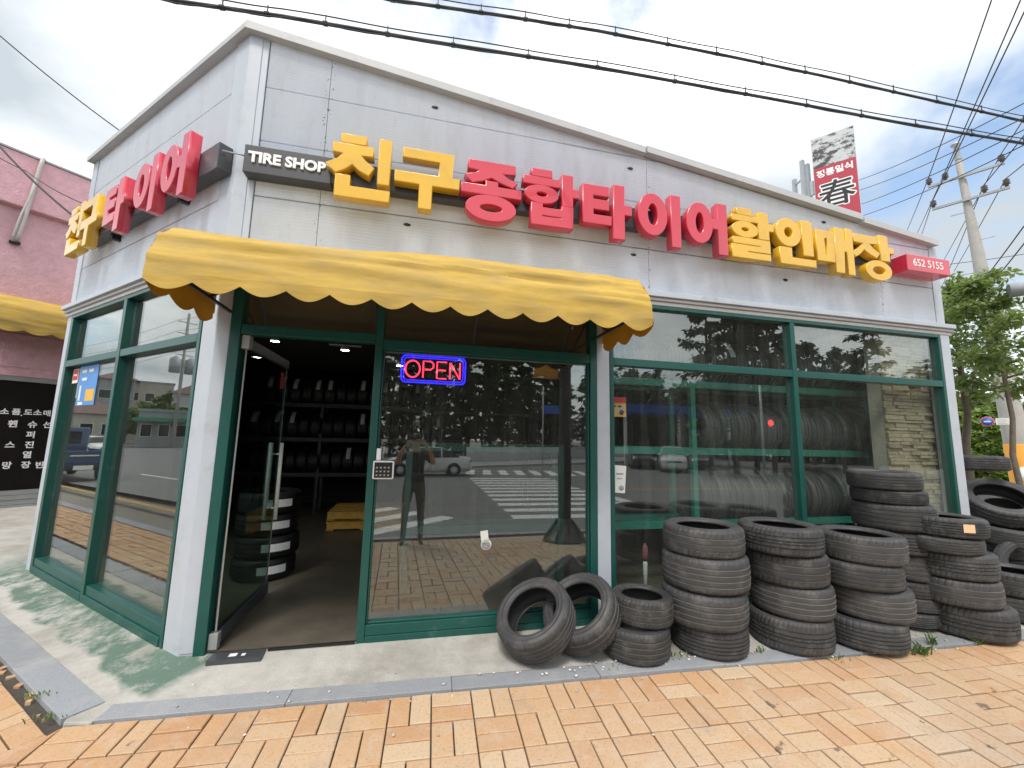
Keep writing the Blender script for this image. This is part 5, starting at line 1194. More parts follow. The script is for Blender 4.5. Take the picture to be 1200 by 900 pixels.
# trees
rtree = random.Random(9)
def leaf_cloud(mb, clusters, size, per, flat=0.5, rnd=rtree):
    for (cx, cy, cz, rad, k) in clusters:
        for i in range(int(per*k)):
            u, v_, w_ = rnd.gauss(0, 1), rnd.gauss(0, 1), rnd.gauss(0, 1); l = math.sqrt(u*u+v_*v_+w_*w_)+1e-6; rr = rad*rnd.random()**0.45
            p = V((cx+u/l*rr, cy+v_/l*rr, cz+w_/l*rr*0.62))
            a = V((rnd.gauss(0, 1), rnd.gauss(0, 1), rnd.gauss(-0.25, 0.5))).normalized()
            n = V((rnd.gauss(0, .6), rnd.gauss(0, .6), 1)).normalized(); s = a.cross(n).normalized()
            L0 = size*rnd.uniform(0.7, 1.3); w0 = L0*0.30
            mb.face([mb.pt(p), mb.pt(p+a*L0*.5+s*w0), mb.pt(p+a*L0-V((0, 0, L0*.15))), mb.pt(p+a*L0*.5-s*w0)])
def limb_path(p0, d, ln, n, rnd, droop=0.0):
    P = [V(p0)]; d = V(d).normalized()
    for i in range(n):
        d = (d+V((rnd.gauss(0, .16), rnd.gauss(0, .16), rnd.gauss(0.02, .12)-droop))).normalized(); P.append(P[-1]+d*ln/n)
    return P
def broadleaf(name, label, loc, H, crown_z, rx, rz, nl, leaf, per, mleaf, mbark, group=None, seed=1, tr=0.07):
    rnd = random.Random(seed); t = thing(name, label, 'tree', loc, group=group); o = V(loc)
    trunk = [o+V((0.02*i*rnd.uniform(-1, 1), 0.02*i*rnd.uniform(-1, 1), H*i/8)) for i in range(9)]
    q = MB(); q.tube(trunk, [tr*(1-0.085*i) for i in range(9)], 8); tips = []
    lq = MB()
    for k in range(nl):
        h = crown_z-rz+(2*rz)*(k+0.5)/nl; h = min(max(h, H*0.28), H*0.98); i = min(int(h/H*8), 7); p0 = trunk[i].lerp(trunk[i+1], h/H*8-i)
        az = k*2.4+rnd.uniform(-.4, .4); e = (h-crown_z)/rz; reach = rx*math.sqrt(max(1-0.8*e*e, 0.06))*(1-0.3*max(e, -.6))*rnd.uniform(0.5, 1.25)
        P = limb_path(p0, (math.cos(az), math.sin(az), rnd.uniform(0.15, 0.55)), reach, 5, rnd); lq.tube(P, [tr*.35, tr*.28, tr*.22, tr*.16, tr*.1, tr*.05], 5)
        for j in (2, 3, 4, 5): tips.append((P[j].x, P[j].y, P[j].z, reach*0.22+0.10, rnd.uniform(.5, 1.3)))
        for _ in range(2):
            b0 = P[rnd.choice([2, 3])]; Q = limb_path(b0, (math.cos(az+rnd.uniform(-1.2, 1.2)), math.sin(az+rnd.uniform(-1.2, 1.2)), rnd.uniform(-.2, .5)), reach*.5, 3, rnd); lq.tube(Q, [tr*.15, tr*.1, tr*.08, tr*.04], 4)
            tips.append((Q[-1].x, Q[-1].y, Q[-1].z, reach*0.2+0.08, rnd.uniform(.5, 1.2)))
    q.build('trunk', mbark, t, fix=False); lq.build('limbs', mbark, t, fix=False)
    q = MB(); leaf_cloud(q, tips, leaf, per, rnd=rnd); q.build('crown', mleaf, t, fix=False)
    return t
broadleaf('street_tree', 'leafy young street tree with a thin trunk beside the utility pole at right', (at_h(1131, 510, 10.5).x, at_h(1131, 510, 10.5).y, -0.1), 4.5, 3.5, 1.1, 1.15, 24, 0.082, 50, M['leaf'], M['bark'], seed=4, tr=0.075)
broadleaf('street_tree', 'slender leafy tree at the right edge in front of the utility pole', (at_h(1184, 470, 9.2).x, at_h(1184, 470, 9.2).y, -0.1), 4.2, 3.3, 0.62, 0.95, 15, 0.082, 48, M['leaf'], M['bark'], seed=12, tr=0.045)
lib = []
for k in range(3):
    t = broadleaf('roadside_tree', 'bright green bushy tree beyond the shop at right, farther off', (0, 0, 0), 3.6+k*.8, 2.0+.5*k, 1.8, 1.8, 18, 0.26, 62, M['leaf_bright'], M['bark'], group='trees beyond the shop', seed=30+k, tr=0.1); lib.append(t)
spots = [(1135, 27, 0.9), (1150, 24, .75), (1165, 30, .85), (1180, 26, .62), (1195, 32, 0.9), (1210, 27, .7), (1142, 36, 1.25), (1172, 38, 1.15), (1158, 21, 0.5), (1225, 24, .7), (1120, 32, 1.1)]
for k, (u, d, s) in enumerate(spots):
    p = at_h(u, 540, d); o = lib[k % 3] if k < 3 else copy_tree(lib[k % 3]); o.location = (p.x, p.y, -0.4); o.scale = (s, s, s); o.rotation_euler = (0, 0, k*1.3)
# round blue sign with a white plate on a bracket
p0 = at_h(1157, 494, 13.6); toC = V((CAM.x-p0.x, CAM.y-p0.y, 0)).normalized(); sr = V((0, 0, 1)).cross(toC)
rsn = thing('road_sign', 'round blue road sign with a white plate bracketed to the utility pole', 'road sign', p0)
Mz = lambda P: Matrix(((sr.x, 0, toC.x, P.x), (sr.y, 0, toC.y, P.y), (0, 1, 0, P.z), (0, 0, 0, 1))) @ Matrix.Scale(0.52, 4)
q = MB(); q.lathe([(0, 0), (0.20, 0), (0.20, 0.02), (0, 0.02)], 28, M=Mz(p0)); dsc = q.build('disc', M['paper'], rsn)
q = MB(); q.lathe([(0.165, 0.0205), (0.195, 0.0205), (0.195, 0.024), (0.165, 0.024)], 28, M=Mz(p0), cap=False); q.build('ring', M['red_paint'], dsc)
q = MB(); q.lathe([(0, 0.0205), (0.160, 0.0205), (0.160, 0.025), (0, 0.025)], 28, M=Mz(p0)); q.build('field', M['blue_paint'], dsc)
q = MB(); q.M = Mz(p0); q.box((-.10, -.025, 0.026), (.10, .02, .028)); q.build('bar', M['paper'], dsc)
q = MB(); q.M = Mz(p0); q.box((.23, -.13, 0), (.60, .13, .015)); pl_ = q.build('plate', M['paper'], rsn)
q = MB(); q.M = Mz(p0)
for k in range(4): q.box((.27, -.09+.05*k, .0155), (.55-.05*(k % 2), -.075+.05*k, .017))
q.build('print', M['plaster_grey'], pl_)
q = MB(); q.bar(p0-toC*0.03-sr*0.1, V((PX, PY, p0.z)), 0.04, 0.04); q.build('bracket', M['galv'], rsn)
# curved lamp arm at the right edge
lp0 = at_h(1182, 341, 9.0)
lm = thing('street_lamp', 'grey street lamp whose thick arm enters at the right edge', 'street lamp', (lp0.x+.9, lp0.y-1.15, -0.2))
q = MB(); q.tube([lp0, lp0+V((.25, -.3, .02)), lp0+V((.7, -.9, 0.0)), lp0+V((.9, -1.15, -.12))], [0.10, 0.10, 0.08, .07], 14); q.build('arm', M['galv'], lm)
q = MB(); q.lathe([(0.10, -0.2), (0.09, 1.0), (0.075, lp0.z-.1)], 14, M=Matrix.Translation((lp0.x+.9, lp0.y-1.15, 0))); q.build('post', M['galv'], lm)

# ------------------------------------------------------------------ across the street (seen mirrored in the glass)
CF = V((0, 3.585, 1.55)); CLm = CAM-LN*(2*(CAM-A0).dot(LN))
def mirror_pt(u, v, pl, z=None, dist=None):
    """where in the street the glass shows something: ground hit at height z, or horizontal distance from the glass"""
    d = ray(u, v)
    if pl == 'f': H = CAM+d*((0.02-CAM.y)/d.y); d2 = V((d.x, -d.y, d.z))
    else: t = (A0-LN*0.045-CAM).dot(LN)/d.dot(LN); H = CAM+d*t; d2 = d-LN*(2*d.dot(LN))
    t = (z-H.z)/d2.z if dist is None else dist/math.hypot(d2.x, d2.y)
    return H+d2*t
SZ = lambda x, y: slope_z(max((V((x, y, 0))-KF0).dot(KN), 0))
# crosswalks and lines
cwk = bpy.data.objects.new('road_markings', None); COL.objects.link(cwk); WL['road_markings'] = V((0, 0, 0)); tag(cwk, kind='structure')
def stripe(P, d, ln, wd, mm=None):
    P, d = V(P), V(d).normalized(); n = V((-d.y, d.x, 0)); q = MB(); z = V((0, 0, ROAD_Z))
    q.prism([z+P-n*wd/2, z+P+d*ln-n*wd/2, z+P+d*ln+n*wd/2, z+P+n*wd/2], (0, 0, 0.005)); q.build('stripe', mm or M['road_white'], cwk)
for k in range(11): stripe((2.5+.02*k, -6.95-1.0*k, 0), (1, 0.02, 0), 4.1, 0.48)
for k in range(9): stripe((3.0+0.95*k, -19.3+.12*k, 0), (0.15, -1, 0), 3.3, 0.48)
for k in range(8): stripe(V((0.9, -7.15, 0))+LN*(1.0*k), LD, 3.2, 0.45)
yl0 = mirror_pt(75, 570, 'l', z=ROAD_Z); stripe(V((yl0.x, yl0.y, 0))-LD*14, LD, 60, 0.14, M['road_yellow'])
for k in range(5):
    stripe(V((yl0.x, yl0.y, 0))+LN*3.3+LD*(-8+8*k), LD, 3.5, 0.14)
stripe((8, -12.2, 0), (1, 0, 0), 40, 0.14, M['road_yellow']); stripe((8, -12.5, 0), (1, 0, 0), 40, 0.14, M['road_yellow'])
stripe((6.9, -6.2, 0), (0, -1, 0), 5.6, 0.45)
# far pavement and white boundary wall
q = MB(); q.prism([(-60, -25.2, -0.5), (4, -24.4, -0.5), (60, -52, -0.5), (60, -74, -0.5), (-60, -74, -0.5)], (0, 0, 0.20)); tag(q.build('far_pavement', M['plaster_grey']), kind='structure')
wl_ = thing('boundary_wall', 'low weathered white wall along the far side of the road', 'wall', (4, -29, -0.3))
Wd = (V((40, -54, 0))-V((4, -29, 0))).normalized()
q = MB(); q.bar(V((4, -29, 0.22)), V((4, -29, 0.22))+Wd*44, 0.2, 1.04); bw = q.build('wall', M['white_wall'], wl_)
q = MB(); q.bar(V((4, -29, 0.78)), V((4, -29, 0.78))+Wd*44, 0.28, 0.07); q.build('coping', M['white_wall'], wl_)
# pines
def pine(label, H, cz, seed, group):
    rnd = random.Random(seed); t = thing('pine_tree', label, 'tree', (0, 0, 0), group=group)
    tr = [V((0.05*math.sin(i*.8+seed), 0.05*math.cos(i*1.1), H*i/8)) for i in range(9)]
    q = MB(); q.tube(tr, [0.16*(1-.09*i) for i in range(9)], 8); q.build('trunk', M['bark_dark'], t, fix=False)
    lq = MB(); tips = []
    for k in range(26):
        h = cz+(H-cz)*(k/26)**0.9; az = k*2.4+rnd.uniform(-.4, .4); reach = (2.1*(1-(h-cz)/(H-cz))**0.7+0.35)*rnd.uniform(.6, 1.15)
        P = limb_path((0, 0, h), (math.cos(az), math.sin(az), 0.12), reach, 4, rnd, 0.03); lq.tube(P, [.05, .04, .03, .02, .01], 4)
        for j in (2, 3, 4): tips.append((*P[j], .38, rnd.uniform(.5, 1.2)))
    lq.build('limbs', M['bark_dark'], t, fix=False)
    q = MB(); leaf_cloud(q, tips, 0.42, 26, rnd=rnd); q.build('crown', M['leaf_pine'], t, fix=False); return t
GP = 'pines across the road mirrored in the shop glass'; PLB = 'tall dark pine in the grove across the road, mirrored in the glass'
pl3 = [pine(PLB, 9.0, 1.6, 51, GP), pine(PLB, 10.5, 2.6, 52, GP), pine(PLB, 12.0, 1.9, 53, GP)]
rp_ = random.Random(15); k = 0
def place_pine(x, y, s=1.0):
    global k
    o = pl3[k] if k < 3 else copy_tree(pl3[k % 3]); o.location = (x, y, -0.35); o.rotation_euler = (0, 0, rp_.uniform(0, 6)); o.scale = (s, s, s*rp_.uniform(.9, 1.08)); k += 1
for i in range(17): place_pine(-16+2.1*i+rp_.uniform(-.7, .7), -33.5-max(0, (-8+1.9*i))*0.45+rp_.uniform(-1.5, 1.5), rp_.uniform(.85, 1.05))
for i in range(20): place_pine(-20+2.0*i+rp_.uniform(-.6, .6), -37-max(0, (-10+1.9*i))*0.42+rp_.uniform(-1.2, 1.2), rp_.uniform(.95, 1.2))
for i in range(13): place_pine(-18+2.9*i+rp_.uniform(-.9, .9), -40-max(0, (-8+2.6*i))*0.4+rp_.uniform(-1.5, 1.5), rp_.uniform(.95, 1.2))
for u, d, s in ((832, 24, 0.95), (860, 25, 1.12), (885, 26, 1.10), (905, 25, .95), (950, 28, .92), (985, 30, .85), (1020, 34, .95), (1055, 36, .85), (740, 36, .85), (770, 38, .8), (795, 40, .72), (925, 33, 1.0)):
    p = mirror_pt(u, 480, 'f', dist=d); place_pine(p.x, p.y, s)
rh = random.Random(61); q = MB(); cl_ = []
for i in range(230):
    t_ = rh.random(); x = -24+70*t_; y = -42-max(0, x-2)*0.42+rh.uniform(-1.5, 1.5); cl_.append((x, y, rh.uniform(0.2, 3.6), rh.uniform(.7, 1.3), rh.uniform(.6, 1.3)))
leaf_cloud(q, cl_, 0.55, 42, rnd=rh); tag(q.build('undergrowth', M['leaf_pine'], fix=False), kind='stuff')
q = MB(); cl_ = []
for i in range(330):
    u = 690+410*(i+.5)/330; vt = 452+14*math.sin(u*.05)+10*math.sin(u*.13+1)+rh.uniform(-14, 14); p = mirror_pt(u, vt, 'f', dist=rh.uniform(52, 64)); h = max(p.z, 2.5)
    for _ in range(5): cl_.append((p.x+rh.uniform(-1, 1), p.y+rh.uniform(-1, 1), h*rh.random()**0.8, rh.uniform(1.0, 1.9), rh.uniform(.6, 1.2)))
leaf_cloud(q, cl_, 0.95, 24, rnd=rh); tag(q.build('woodland', M['leaf_pine'], fix=False), kind='stuff')
# blue canopy over the forecourt
p0 = mirror_pt(745, 500, 'f', dist=31)
cn = thing('blue_canopy', 'flat canopy with a blue fascia on posts across the road, mirrored in the right window', 'canopy', (p0.x, p0.y, -0.3))
q = MB(); q.box((p0.x-1, p0.y-5, 3.9), (p0.x+11, p0.y, 4.6)); q.build('fascia', M['blue_paint'], cn)
for dx in (0, 5, 10):
    q = MB(); q.box((p0.x-.6+dx, p0.y-.9, -0.3), (p0.x-.4+dx, p0.y-.7, 3.9)); q.build('post', M['white_paint'], cn)
# cars
def car(name, label, paint, loc, rz, suv=False, group=None):
    t = thing(name, label, 'car', loc, rz, group=group)
    k = 1.16 if suv else 1.0
    ST = [(-2.25,.72,.38,.80,.84,.60),(-2.16,.80,.25,.93,.97,.66),(-1.6,.84,.2,.95,1.0,.68),(-1.12,.85,.2,.95,1.30,.58),(-.7,.86,.2,.94,1.42,.56),(0,.86,.2,.93,1.45,.57),(.5,.86,.2,.93,1.39,.56),(1.1,.85,.2,.90,.97,.68),(1.7,.83,.2,.84,.88,.68),(2.1,.78,.25,.72,.76,.6),(2.25,.66,.38,.60,.64,.5)]
    if suv: ST[0:3] = [(-2.25,.76,.38,1.0,1.04,.66),(-2.18,.82,.25,1.02,1.10,.66),(-1.98,.85,.2,1.0,1.38,.60)]; ST[3] = (-1.5,.86,.2,.98,1.46,.58)
    def ring(s):
        x, w, z0, zb, zr, wr = s; zb, zr = zb*k, zr*k
        h = [(0, z0), (w*.88, z0), (w*.99, z0+.18), (w, z0+(zb-z0)*.62), (w*.96, zb), (wr, zr), (wr*.55, zr+.025), (0, zr+.035)]
        return [(x, y, z) for y, z in h]+[(x, -y, z) for y, z in h[-2:0:-1]]
    R = [ring(s) for s in ST]; n = len(R[0]); bq, wq = MB(), MB(); ids = [[bq.pt(p) for p in r] for r in R]
    gl_side = range(2, 7) if not suv else range(2, 7)
    for i in range(len(R)-1):
        for j in range(n):
            j2 = (j+1) % n; f = (ids[i][j], ids[i+1][j], ids[i+1][j2], ids[i][j2])
            side = j in (4, n-5); top = j in (5, 6, n-6, n-7) or j in (7,)
            isg = (side and i in (3, 4, 5)) or (side and i in ((2, 6))) or (j in (5, 6, 7, 8) and i in (2 if not suv else 1, 6))
            if isg and not (side and i in (2, 6) and False):
                wq.face([wq.pt(R[i][j]), wq.pt(R[i+1][j]), wq.pt(R[i+1][j2]), wq.pt(R[i][j2])])
            else: bq.face(f, 0, True)
    bq.face(ids[0]); bq.face(ids[-1][::-1])
    bq.build('body', paint, t, world=False); wq.build('windows', M['car_glass'], t, world=False)
    q = MB()
    for s in (-1, 1):
        for x in (-.68, .0): q.bar((x, s*.845, .94*k), (x, s*.585, 1.42*k), .05, .03)
    q.build('pillars', paint, t, world=False)
    for x in (-1.33, 1.36):
        for s in (-1, 1):
            Mx = Matrix.Translation((x, s*.76, .31)) @ Matrix.Rotation(R_(90), 4, 'X')
            q = MB(); q.lathe([(.19, -.10), (.29, -.10), (.315, -.07), (.315, .07), (.29, .10), (.19, .10)], 22, M=Mx); w = q.build('wheel', M['rubber_new'], t, world=False)
            q = MB(); q.lathe([(0, -.105), (.12, -.112), (.19, -.10), (.19, .10), (.12, .112), (0, .105)], 14, M=Mx); q.build('rim', M['galv'], w, world=False)
            q = MB(); q.lathe([(.0, -.085), (.36, -.085), (.36, .085), (0, .085)], 22, M=Matrix.Translation((x, s*.775, .33)) @ Matrix.Rotation(R_(90), 4, 'X')); q.build('wheel_arch', M['black'], t, world=False)
    for s in (-1, 1):
        q = MB(); q.box((2.0, s*.62-.14, .60*k), (2.20, s*.62+.14, .72*k)); q.build('headlight', M['lamp_lens'], t, world=False, bev=.02)
        q = MB(); q.box((-2.23, s*.62-.15, .70*k), (-2.10, s*.62+.15, .86*k)); q.build('tail_light', M['red_lens'], t, world=False, bev=.02)
        q = MB(); q.box((.78, s*.90-.09, .93*k), (.95, s*.90+.09, 1.05*k)); q.build('mirror', paint, t, world=False, bev=.02)
    q = MB(); q.box((-2.30, -.75, .38), (-2.15, .75, .56)); q.build('bumper', paint, t, world=False, bev=.03)
    q = MB(); q.box((2.12, -.72, .36), (2.29, .72, .54)); q.build('bumper', paint, t, world=False, bev=.03)
    q = MB(); q.box((-2.31, -.26, .58*k), (-2.24, .26, .70*k)); q.build('number_plate', M['paper'], t, world=False)
    q = MB(); q.box((2.17, -.42, .58*k), (2.26, .42, .66*k)); q.build('grille', M['black'], t, world=False)
    return t
car('sedan', 'white older sedan driving left across the junction, mirrored in the middle pane', M['car_white'], (0.65, -18.9, ROAD_Z), math.pi-0.04)
pc = mirror_pt(735+16, 548, 'f', z=ROAD_Z); car('parked_car', 'dark parked car, leftmost of the three mirrored in the right window', M['car_black'], (pc.x, pc.y, ROAD_Z), R_(115), True)
pc = mirror_pt(788, 552, 'f', z=ROAD_Z); car('parked_car', 'white parked car, middle of the three mirrored in the right window', M['car_white'], (pc.x, pc.y, ROAD_Z), R_(120), True)
pc = mirror_pt(818, 549, 'f', z=ROAD_Z); car('parked_car', 'pale grey parked car, rightmost of the three mirrored in the right window', M['car_grey'], (pc.x, pc.y, ROAD_Z), R_(118))
p1 = at_h(1184, 548, 26); car('parked_car', 'white parked car glimpsed above the tyre heap at the right edge', M['car_white'], (p1.x, p1.y, -0.35), R_(70), True)
p1 = mirror_pt(113, 528, 'l', dist=40); car('parked_car', 'white car far down the side road, mirrored in the left window', M['car_white'], (p1.x, p1.y, ROAD_Z), math.atan2(LD.y, LD.x)+math.pi)
p1 = mirror_pt(98, 524, 'l', dist=50); car('parked_car', 'grey car far down the side road behind the blue truck, mirrored in the left window', M['car_grey'], (p1.x, p1.y, ROAD_Z), math.atan2(LD.y, LD.x))
# blue pickup seen from behind
pa, pb2 = mirror_pt(82, 566.0, 'l', z=ROAD_Z), mirror_pt(106, 564, 'l', z=ROAD_Z)
pm_ = (pa+pb2)/2
tk = thing('pickup_truck', 'dark blue light pickup truck seen from behind, mirrored in the left window', 'truck', (pm_.x, pm_.y, ROAD_Z), math.atan2(LD.y, LD.x), scale=(1.15, 1.15, 1.15))
def tb(a, c, nm, mm, bev=.02, par=None): q = MB(); q.box(a, c); return q.build(nm, mm, par or tk, world=False, bev=bev)
tb((0, -.80, .50), (2.6, .80, .62), 'bed', M['truck_blue'])
for s in (-1, 1): tb((0, s*.80-.03, .62), (2.6, s*.80+.03, 1.02), 'side_board', M['truck_blue'])
tg = tb((-.04, -.80, .62), (.02, .80, 1.02), 'tailgate', M['truck_blue']); tb((-.046, -.35, .84), (-.041, .35, .88), 'stripe', M['paper'], 0, tg)
q = MB(); q.prism([(2.65, -.78, .5), (4.3, -.78, .5), (4.3, -.78, 1.05), (3.9, -.74, 1.78), (2.72, -.74, 1.80), (2.65, -.78, 1.1)], (0, 1.54, 0)); cab_ = q.build('cab', M['truck_blue'], tk, world=False, bev=.05)
tb((2.62, -.55, 1.2), (2.70, .55, 1.65), 'rear_window', M['car_glass'], .02, cab_)
for x in (.75, 3.7):
    for s in (-1, 1):
        q = MB(); q.lathe([(.16, -.1), (.29, -.1), (.31, -.06), (.31, .06), (.29, .1), (.16, .1)], 20, M=Matrix.Translation((x, s*.68, .31)) @ Matrix.Rotation(R_(90), 4, 'X')); q.build('wheel', M['rubber_new'], tk, world=False)
tb((-.05, -.78, .38), (.08, .78, .50), 'bumper', M['black']); tb((-.06, -.24, .40), (-.051, .24, .54), 'number_plate', M['paper'], 0)
for s in (-1, 1): tb((-.06, s*.66-.12, .40), (-.04, s*.66+.12, .50), 'tail_light', M['red_lens'], 0)
tb((2.66, -.6, 1.0), (2.7, .6, 1.06), 'rack_bar', M['iron'])
# far utility pole with transformers
pp = mirror_pt(201, 530, 'l', dist=60)
fp = thing('utility_pole', 'concrete pole with transformer cans far down the side road, mirrored in the left window', 'utility pole', (pp.x, pp.y, ROAD_Z))
q = MB(); q.lathe([(.21, ROAD_Z), (.14, 16.2)], 14, M=Matrix.Translation((pp.x, pp.y, 0))); q.build('shaft', M['concrete_pole'], fp)
for s in (-1, 1):
    q = MB(); q.lathe([(0, 8.6), (.55, 8.62), (.58, 10.3), (.4, 10.4), (0.05, 10.7)], 14, M=Matrix.Translation((pp.x+LN.x*.8*s, pp.y+LN.y*.8*s, 0))); q.build('transformer', M['galv'], fp)
for z in (10.9, 13.6, 15.0): q = MB(); q.bar(V((pp.x, pp.y, z))-LN*1.0, V((pp.x, pp.y, z))+LN*1.0, .09, .09); q.build('crossarm', M['galv'], fp)
for k_, zz in enumerate((11.1, 13.8, 15.2)):
    a = V((pp.x, pp.y, zz)); cable('overhead line along the side road, %s of three, mirrored in the left window' % ['lowest', 'middle', 'highest'][k_], [a-LD*34-LN*.9, a-LN*.9, a+LD*40-LN*.9], .02, .6)
# buildings down the side road
def house(name, label, u, dist, w, d, z1, roof, wallm, cols, rows_, rz=0.0, base=-0.4):
    p = mirror_pt(u, 520, 'l', dist=dist); t = thing(name, label, 'building', (p.x, p.y, base))
    back = V((p.x-CLm.x, p.y-CLm.y, 0)).normalized(); side = V((-back.y, back.x, 0)); back, side = (Matrix.Rotation(rz, 3, 'Z') @ back), (Matrix.Rotation(rz, 3, 'Z') @ side)
    o = V((p.x, p.y, 0)); Q = lambda s, b_, z: o+side*s+back*b_+V((0, 0, z))
    def bx(s0, s1, b0, b1, z0, z1_, nm, mm, par=t): 
        q = MB(); q.prism([Q(s0, b0, z0), Q(s1, b0, z0), Q(s1, b1, z0), Q(s0, b1, z0)], (0, 0, z1_-z0)); return q.build(nm, mm, par)
    wv = bx(-w/2, w/2, 0, d, base, z1, 'wall', wallm)
    if roof == 'hip':
        q = MB(); e = .5; c = [Q(-w/2-e, -e, z1), Q(w/2+e, -e, z1), Q(w/2+e, d+e, z1), Q(-w/2-e, d+e, z1)]; r = [Q(-w*.12, d/2, z1+w*.30), Q(w*.12, d/2, z1+w*.30)]
        i = [q.pt(x) for x in c+r]; q.face((i[0], i[1], i[5], i[4])); q.face((i[1], i[2], i[5])); q.face((i[2], i[3], i[4], i[5])); q.face((i[3], i[0], i[4])); q.face((i[3], i[2], i[1], i[0])); q.build('roof', M['roof_tile'], t)
    else: bx(-w/2-.15, w/2+.15, -.15, d+.15, z1, z1+.3, 'roof', M['plaster_grey'])
    for i in range(cols):
        for j in range(rows_):
            s0 = -w/2+w*(i+.22)/cols; s1 = -w/2+w*(i+.78)/cols; z0 = base+1.3+3.0*j
            f = bx(s0-.06, s1+.06, -.06, -.005, z0-.06, z0+1.46, 'window', M['white_paint']); bx(s0, s1, -.075, -.061, z0, z0+1.4, 'pane', M['car_glass'], f)
    return t, bx
house('tall_house', 'tall grey house with a dark hipped roof mirrored in the left window', 126, 92, 5.0, 7, 10.2, 'hip', M['plaster_grey'], 2, 3)
house('flat_block', 'flat-roofed beige building down the side road, mirrored in the left window', 168, 95, 6.5, 8, 10.2, 'flat', M['plaster_beige'], 3, 3)
house('white_house', 'white house with a dark hipped roof behind the far pole, mirrored in the left window', 226, 78, 6.5, 8, 7.4, 'hip', M['white_wall'], 2, 2)
house('low_shop', 'low brown-roofed shop behind the blue truck, mirrored in the left window', 98, 70, 6, 6, 3.6, 'hip', M['plaster_beige'], 3, 1)
t, bx = house('awning_shop', 'low shop with a long green awning near the far pole, mirrored in the left window', 190, 62, 5.0, 6, 3.9, 'flat', M['plaster_grey'], 3, 1)
bx(-2.9, 2.9, -1.8, -.08, 2.7, 3.1, 'awning', M['green_awning'], t)
house('end_block', 'grey two-storey building past the left end of the side road, mirrored in the left window', 72, 95, 7, 8, 6.5, 'flat', M['plaster_grey'], 3, 2)
# low trees between the houses
for k_, (u, d, s) in enumerate(((172, 80, 1.5), (182, 78, 1.55), (193, 79, 1.5), (205, 81, 1.3), (145, 82, 1.2))):
    p = mirror_pt(u, 520, 'l', dist=d); o = copy_tree(lib[k_ % 3]); o.location = (p.x, p.y, -.4); o.scale = (s, s, s); tag(o, 'dark leafy tree between the houses down the side road, mirrored in the left window', 'tree', 'trees down the side road')
# iron lamp post on our pavement
LX, LY = 2.72, -3.72; lz = SZ(LX, LY)
ip = thing('lamp_post', 'dark iron lamp post with a flared foot, mirrored in the middle pane', 'lamp post', (LX, LY, lz))
q = MB(); q.lathe([(.40, lz), (.40, lz+.05), (.36, lz+.06), (.14, lz+.36), (.12, lz+.40)], 8, M=Matrix.Translation((LX, LY, 0))); ft = q.build('foot', M['iron'], ip)
for k_ in range(8):
    a = R_(45*k_); q = MB(); q.bar((LX+.37*math.cos(a), LY+.37*math.sin(a), lz+.07), (LX+.15*math.cos(a), LY+.15*math.sin(a), lz+.36), .03, .02); q.build('rib', M['iron'], ft)
q = MB(); q.lathe([(.115, lz+.4), (.125, lz+1.5), (.115, lz+1.52), (.105, lz+3.8), (.08, lz+6.0)], 16, M=Matrix.Translation((LX, LY, 0))); q.build('post', M['iron'], ip)
q = MB(); q.box((LX-.62, LY-.01, 2.72), (LX-.14, LY+.01, 3.05)); q.bar((LX-.64, LY, 3.08), (LX, LY, 3.08), .02, .02); q.bar((LX-.64, LY, 2.70), (LX, LY, 2.70), .02, .02); q.build('banner', M['banner_orange'], ip)
q = MB(); q.tube([(LX, LY, lz+6), (LX-.2, LY-.1, lz+6.5), (LX-1.0, LY-.5, lz+6.6)], .05, 8); q.build('arm', M['iron'], ip)
# pedestrian signal
p = mirror_pt(897, 567, 'f', z=ROAD_Z)
sg = thing('traffic_signal', 'slim pole with a red pedestrian light across the road, mirrored in the right window', 'traffic light', (p.x, p.y, ROAD_Z))
q = MB(); q.lathe([(.07, ROAD_Z), (.06, 4.6)], 10, M=Matrix.Translation((p.x, p.y, 0))); q.build('pole', M['galv'], sg)
q = MB(); q.box((p.x+.15, p.y-.15, 1.7), (p.x+.65, p.y+.15, 3.0)); hd_ = q.build('head', M['black'], sg, bev=.03)
q = MB(); q.lathe([(0, 0), (.18, 0), (.16, .03), (0, .04)], 16, M=Matrix.Translation((p.x+.4, p.y+.15, 2.65)) @ Matrix.Rotation(R_(-90), 4, 'X')); q.build('red_light', M['led_red'], hd_)
# blue street name board
p = mirror_pt(646, 480, 'f', dist=18); sn = thing('street_board', 'small blue street name board on a thin post, mirrored in the middle pane', 'sign', (p.x, p.y, ROAD_Z))
q = MB(); q.lathe([(.04, ROAD_Z), (.04, p.z+1.2)], 8, M=Matrix.Translation((p.x-.45, p.y, 0))); q.build('post', M['galv'], sn); q = MB(); q.box((p.x-.4, p.y-.02, p.z-.22), (p.x+.5, p.y+.02, p.z+.22)); q.build('board', M['blue_paint'], sn)

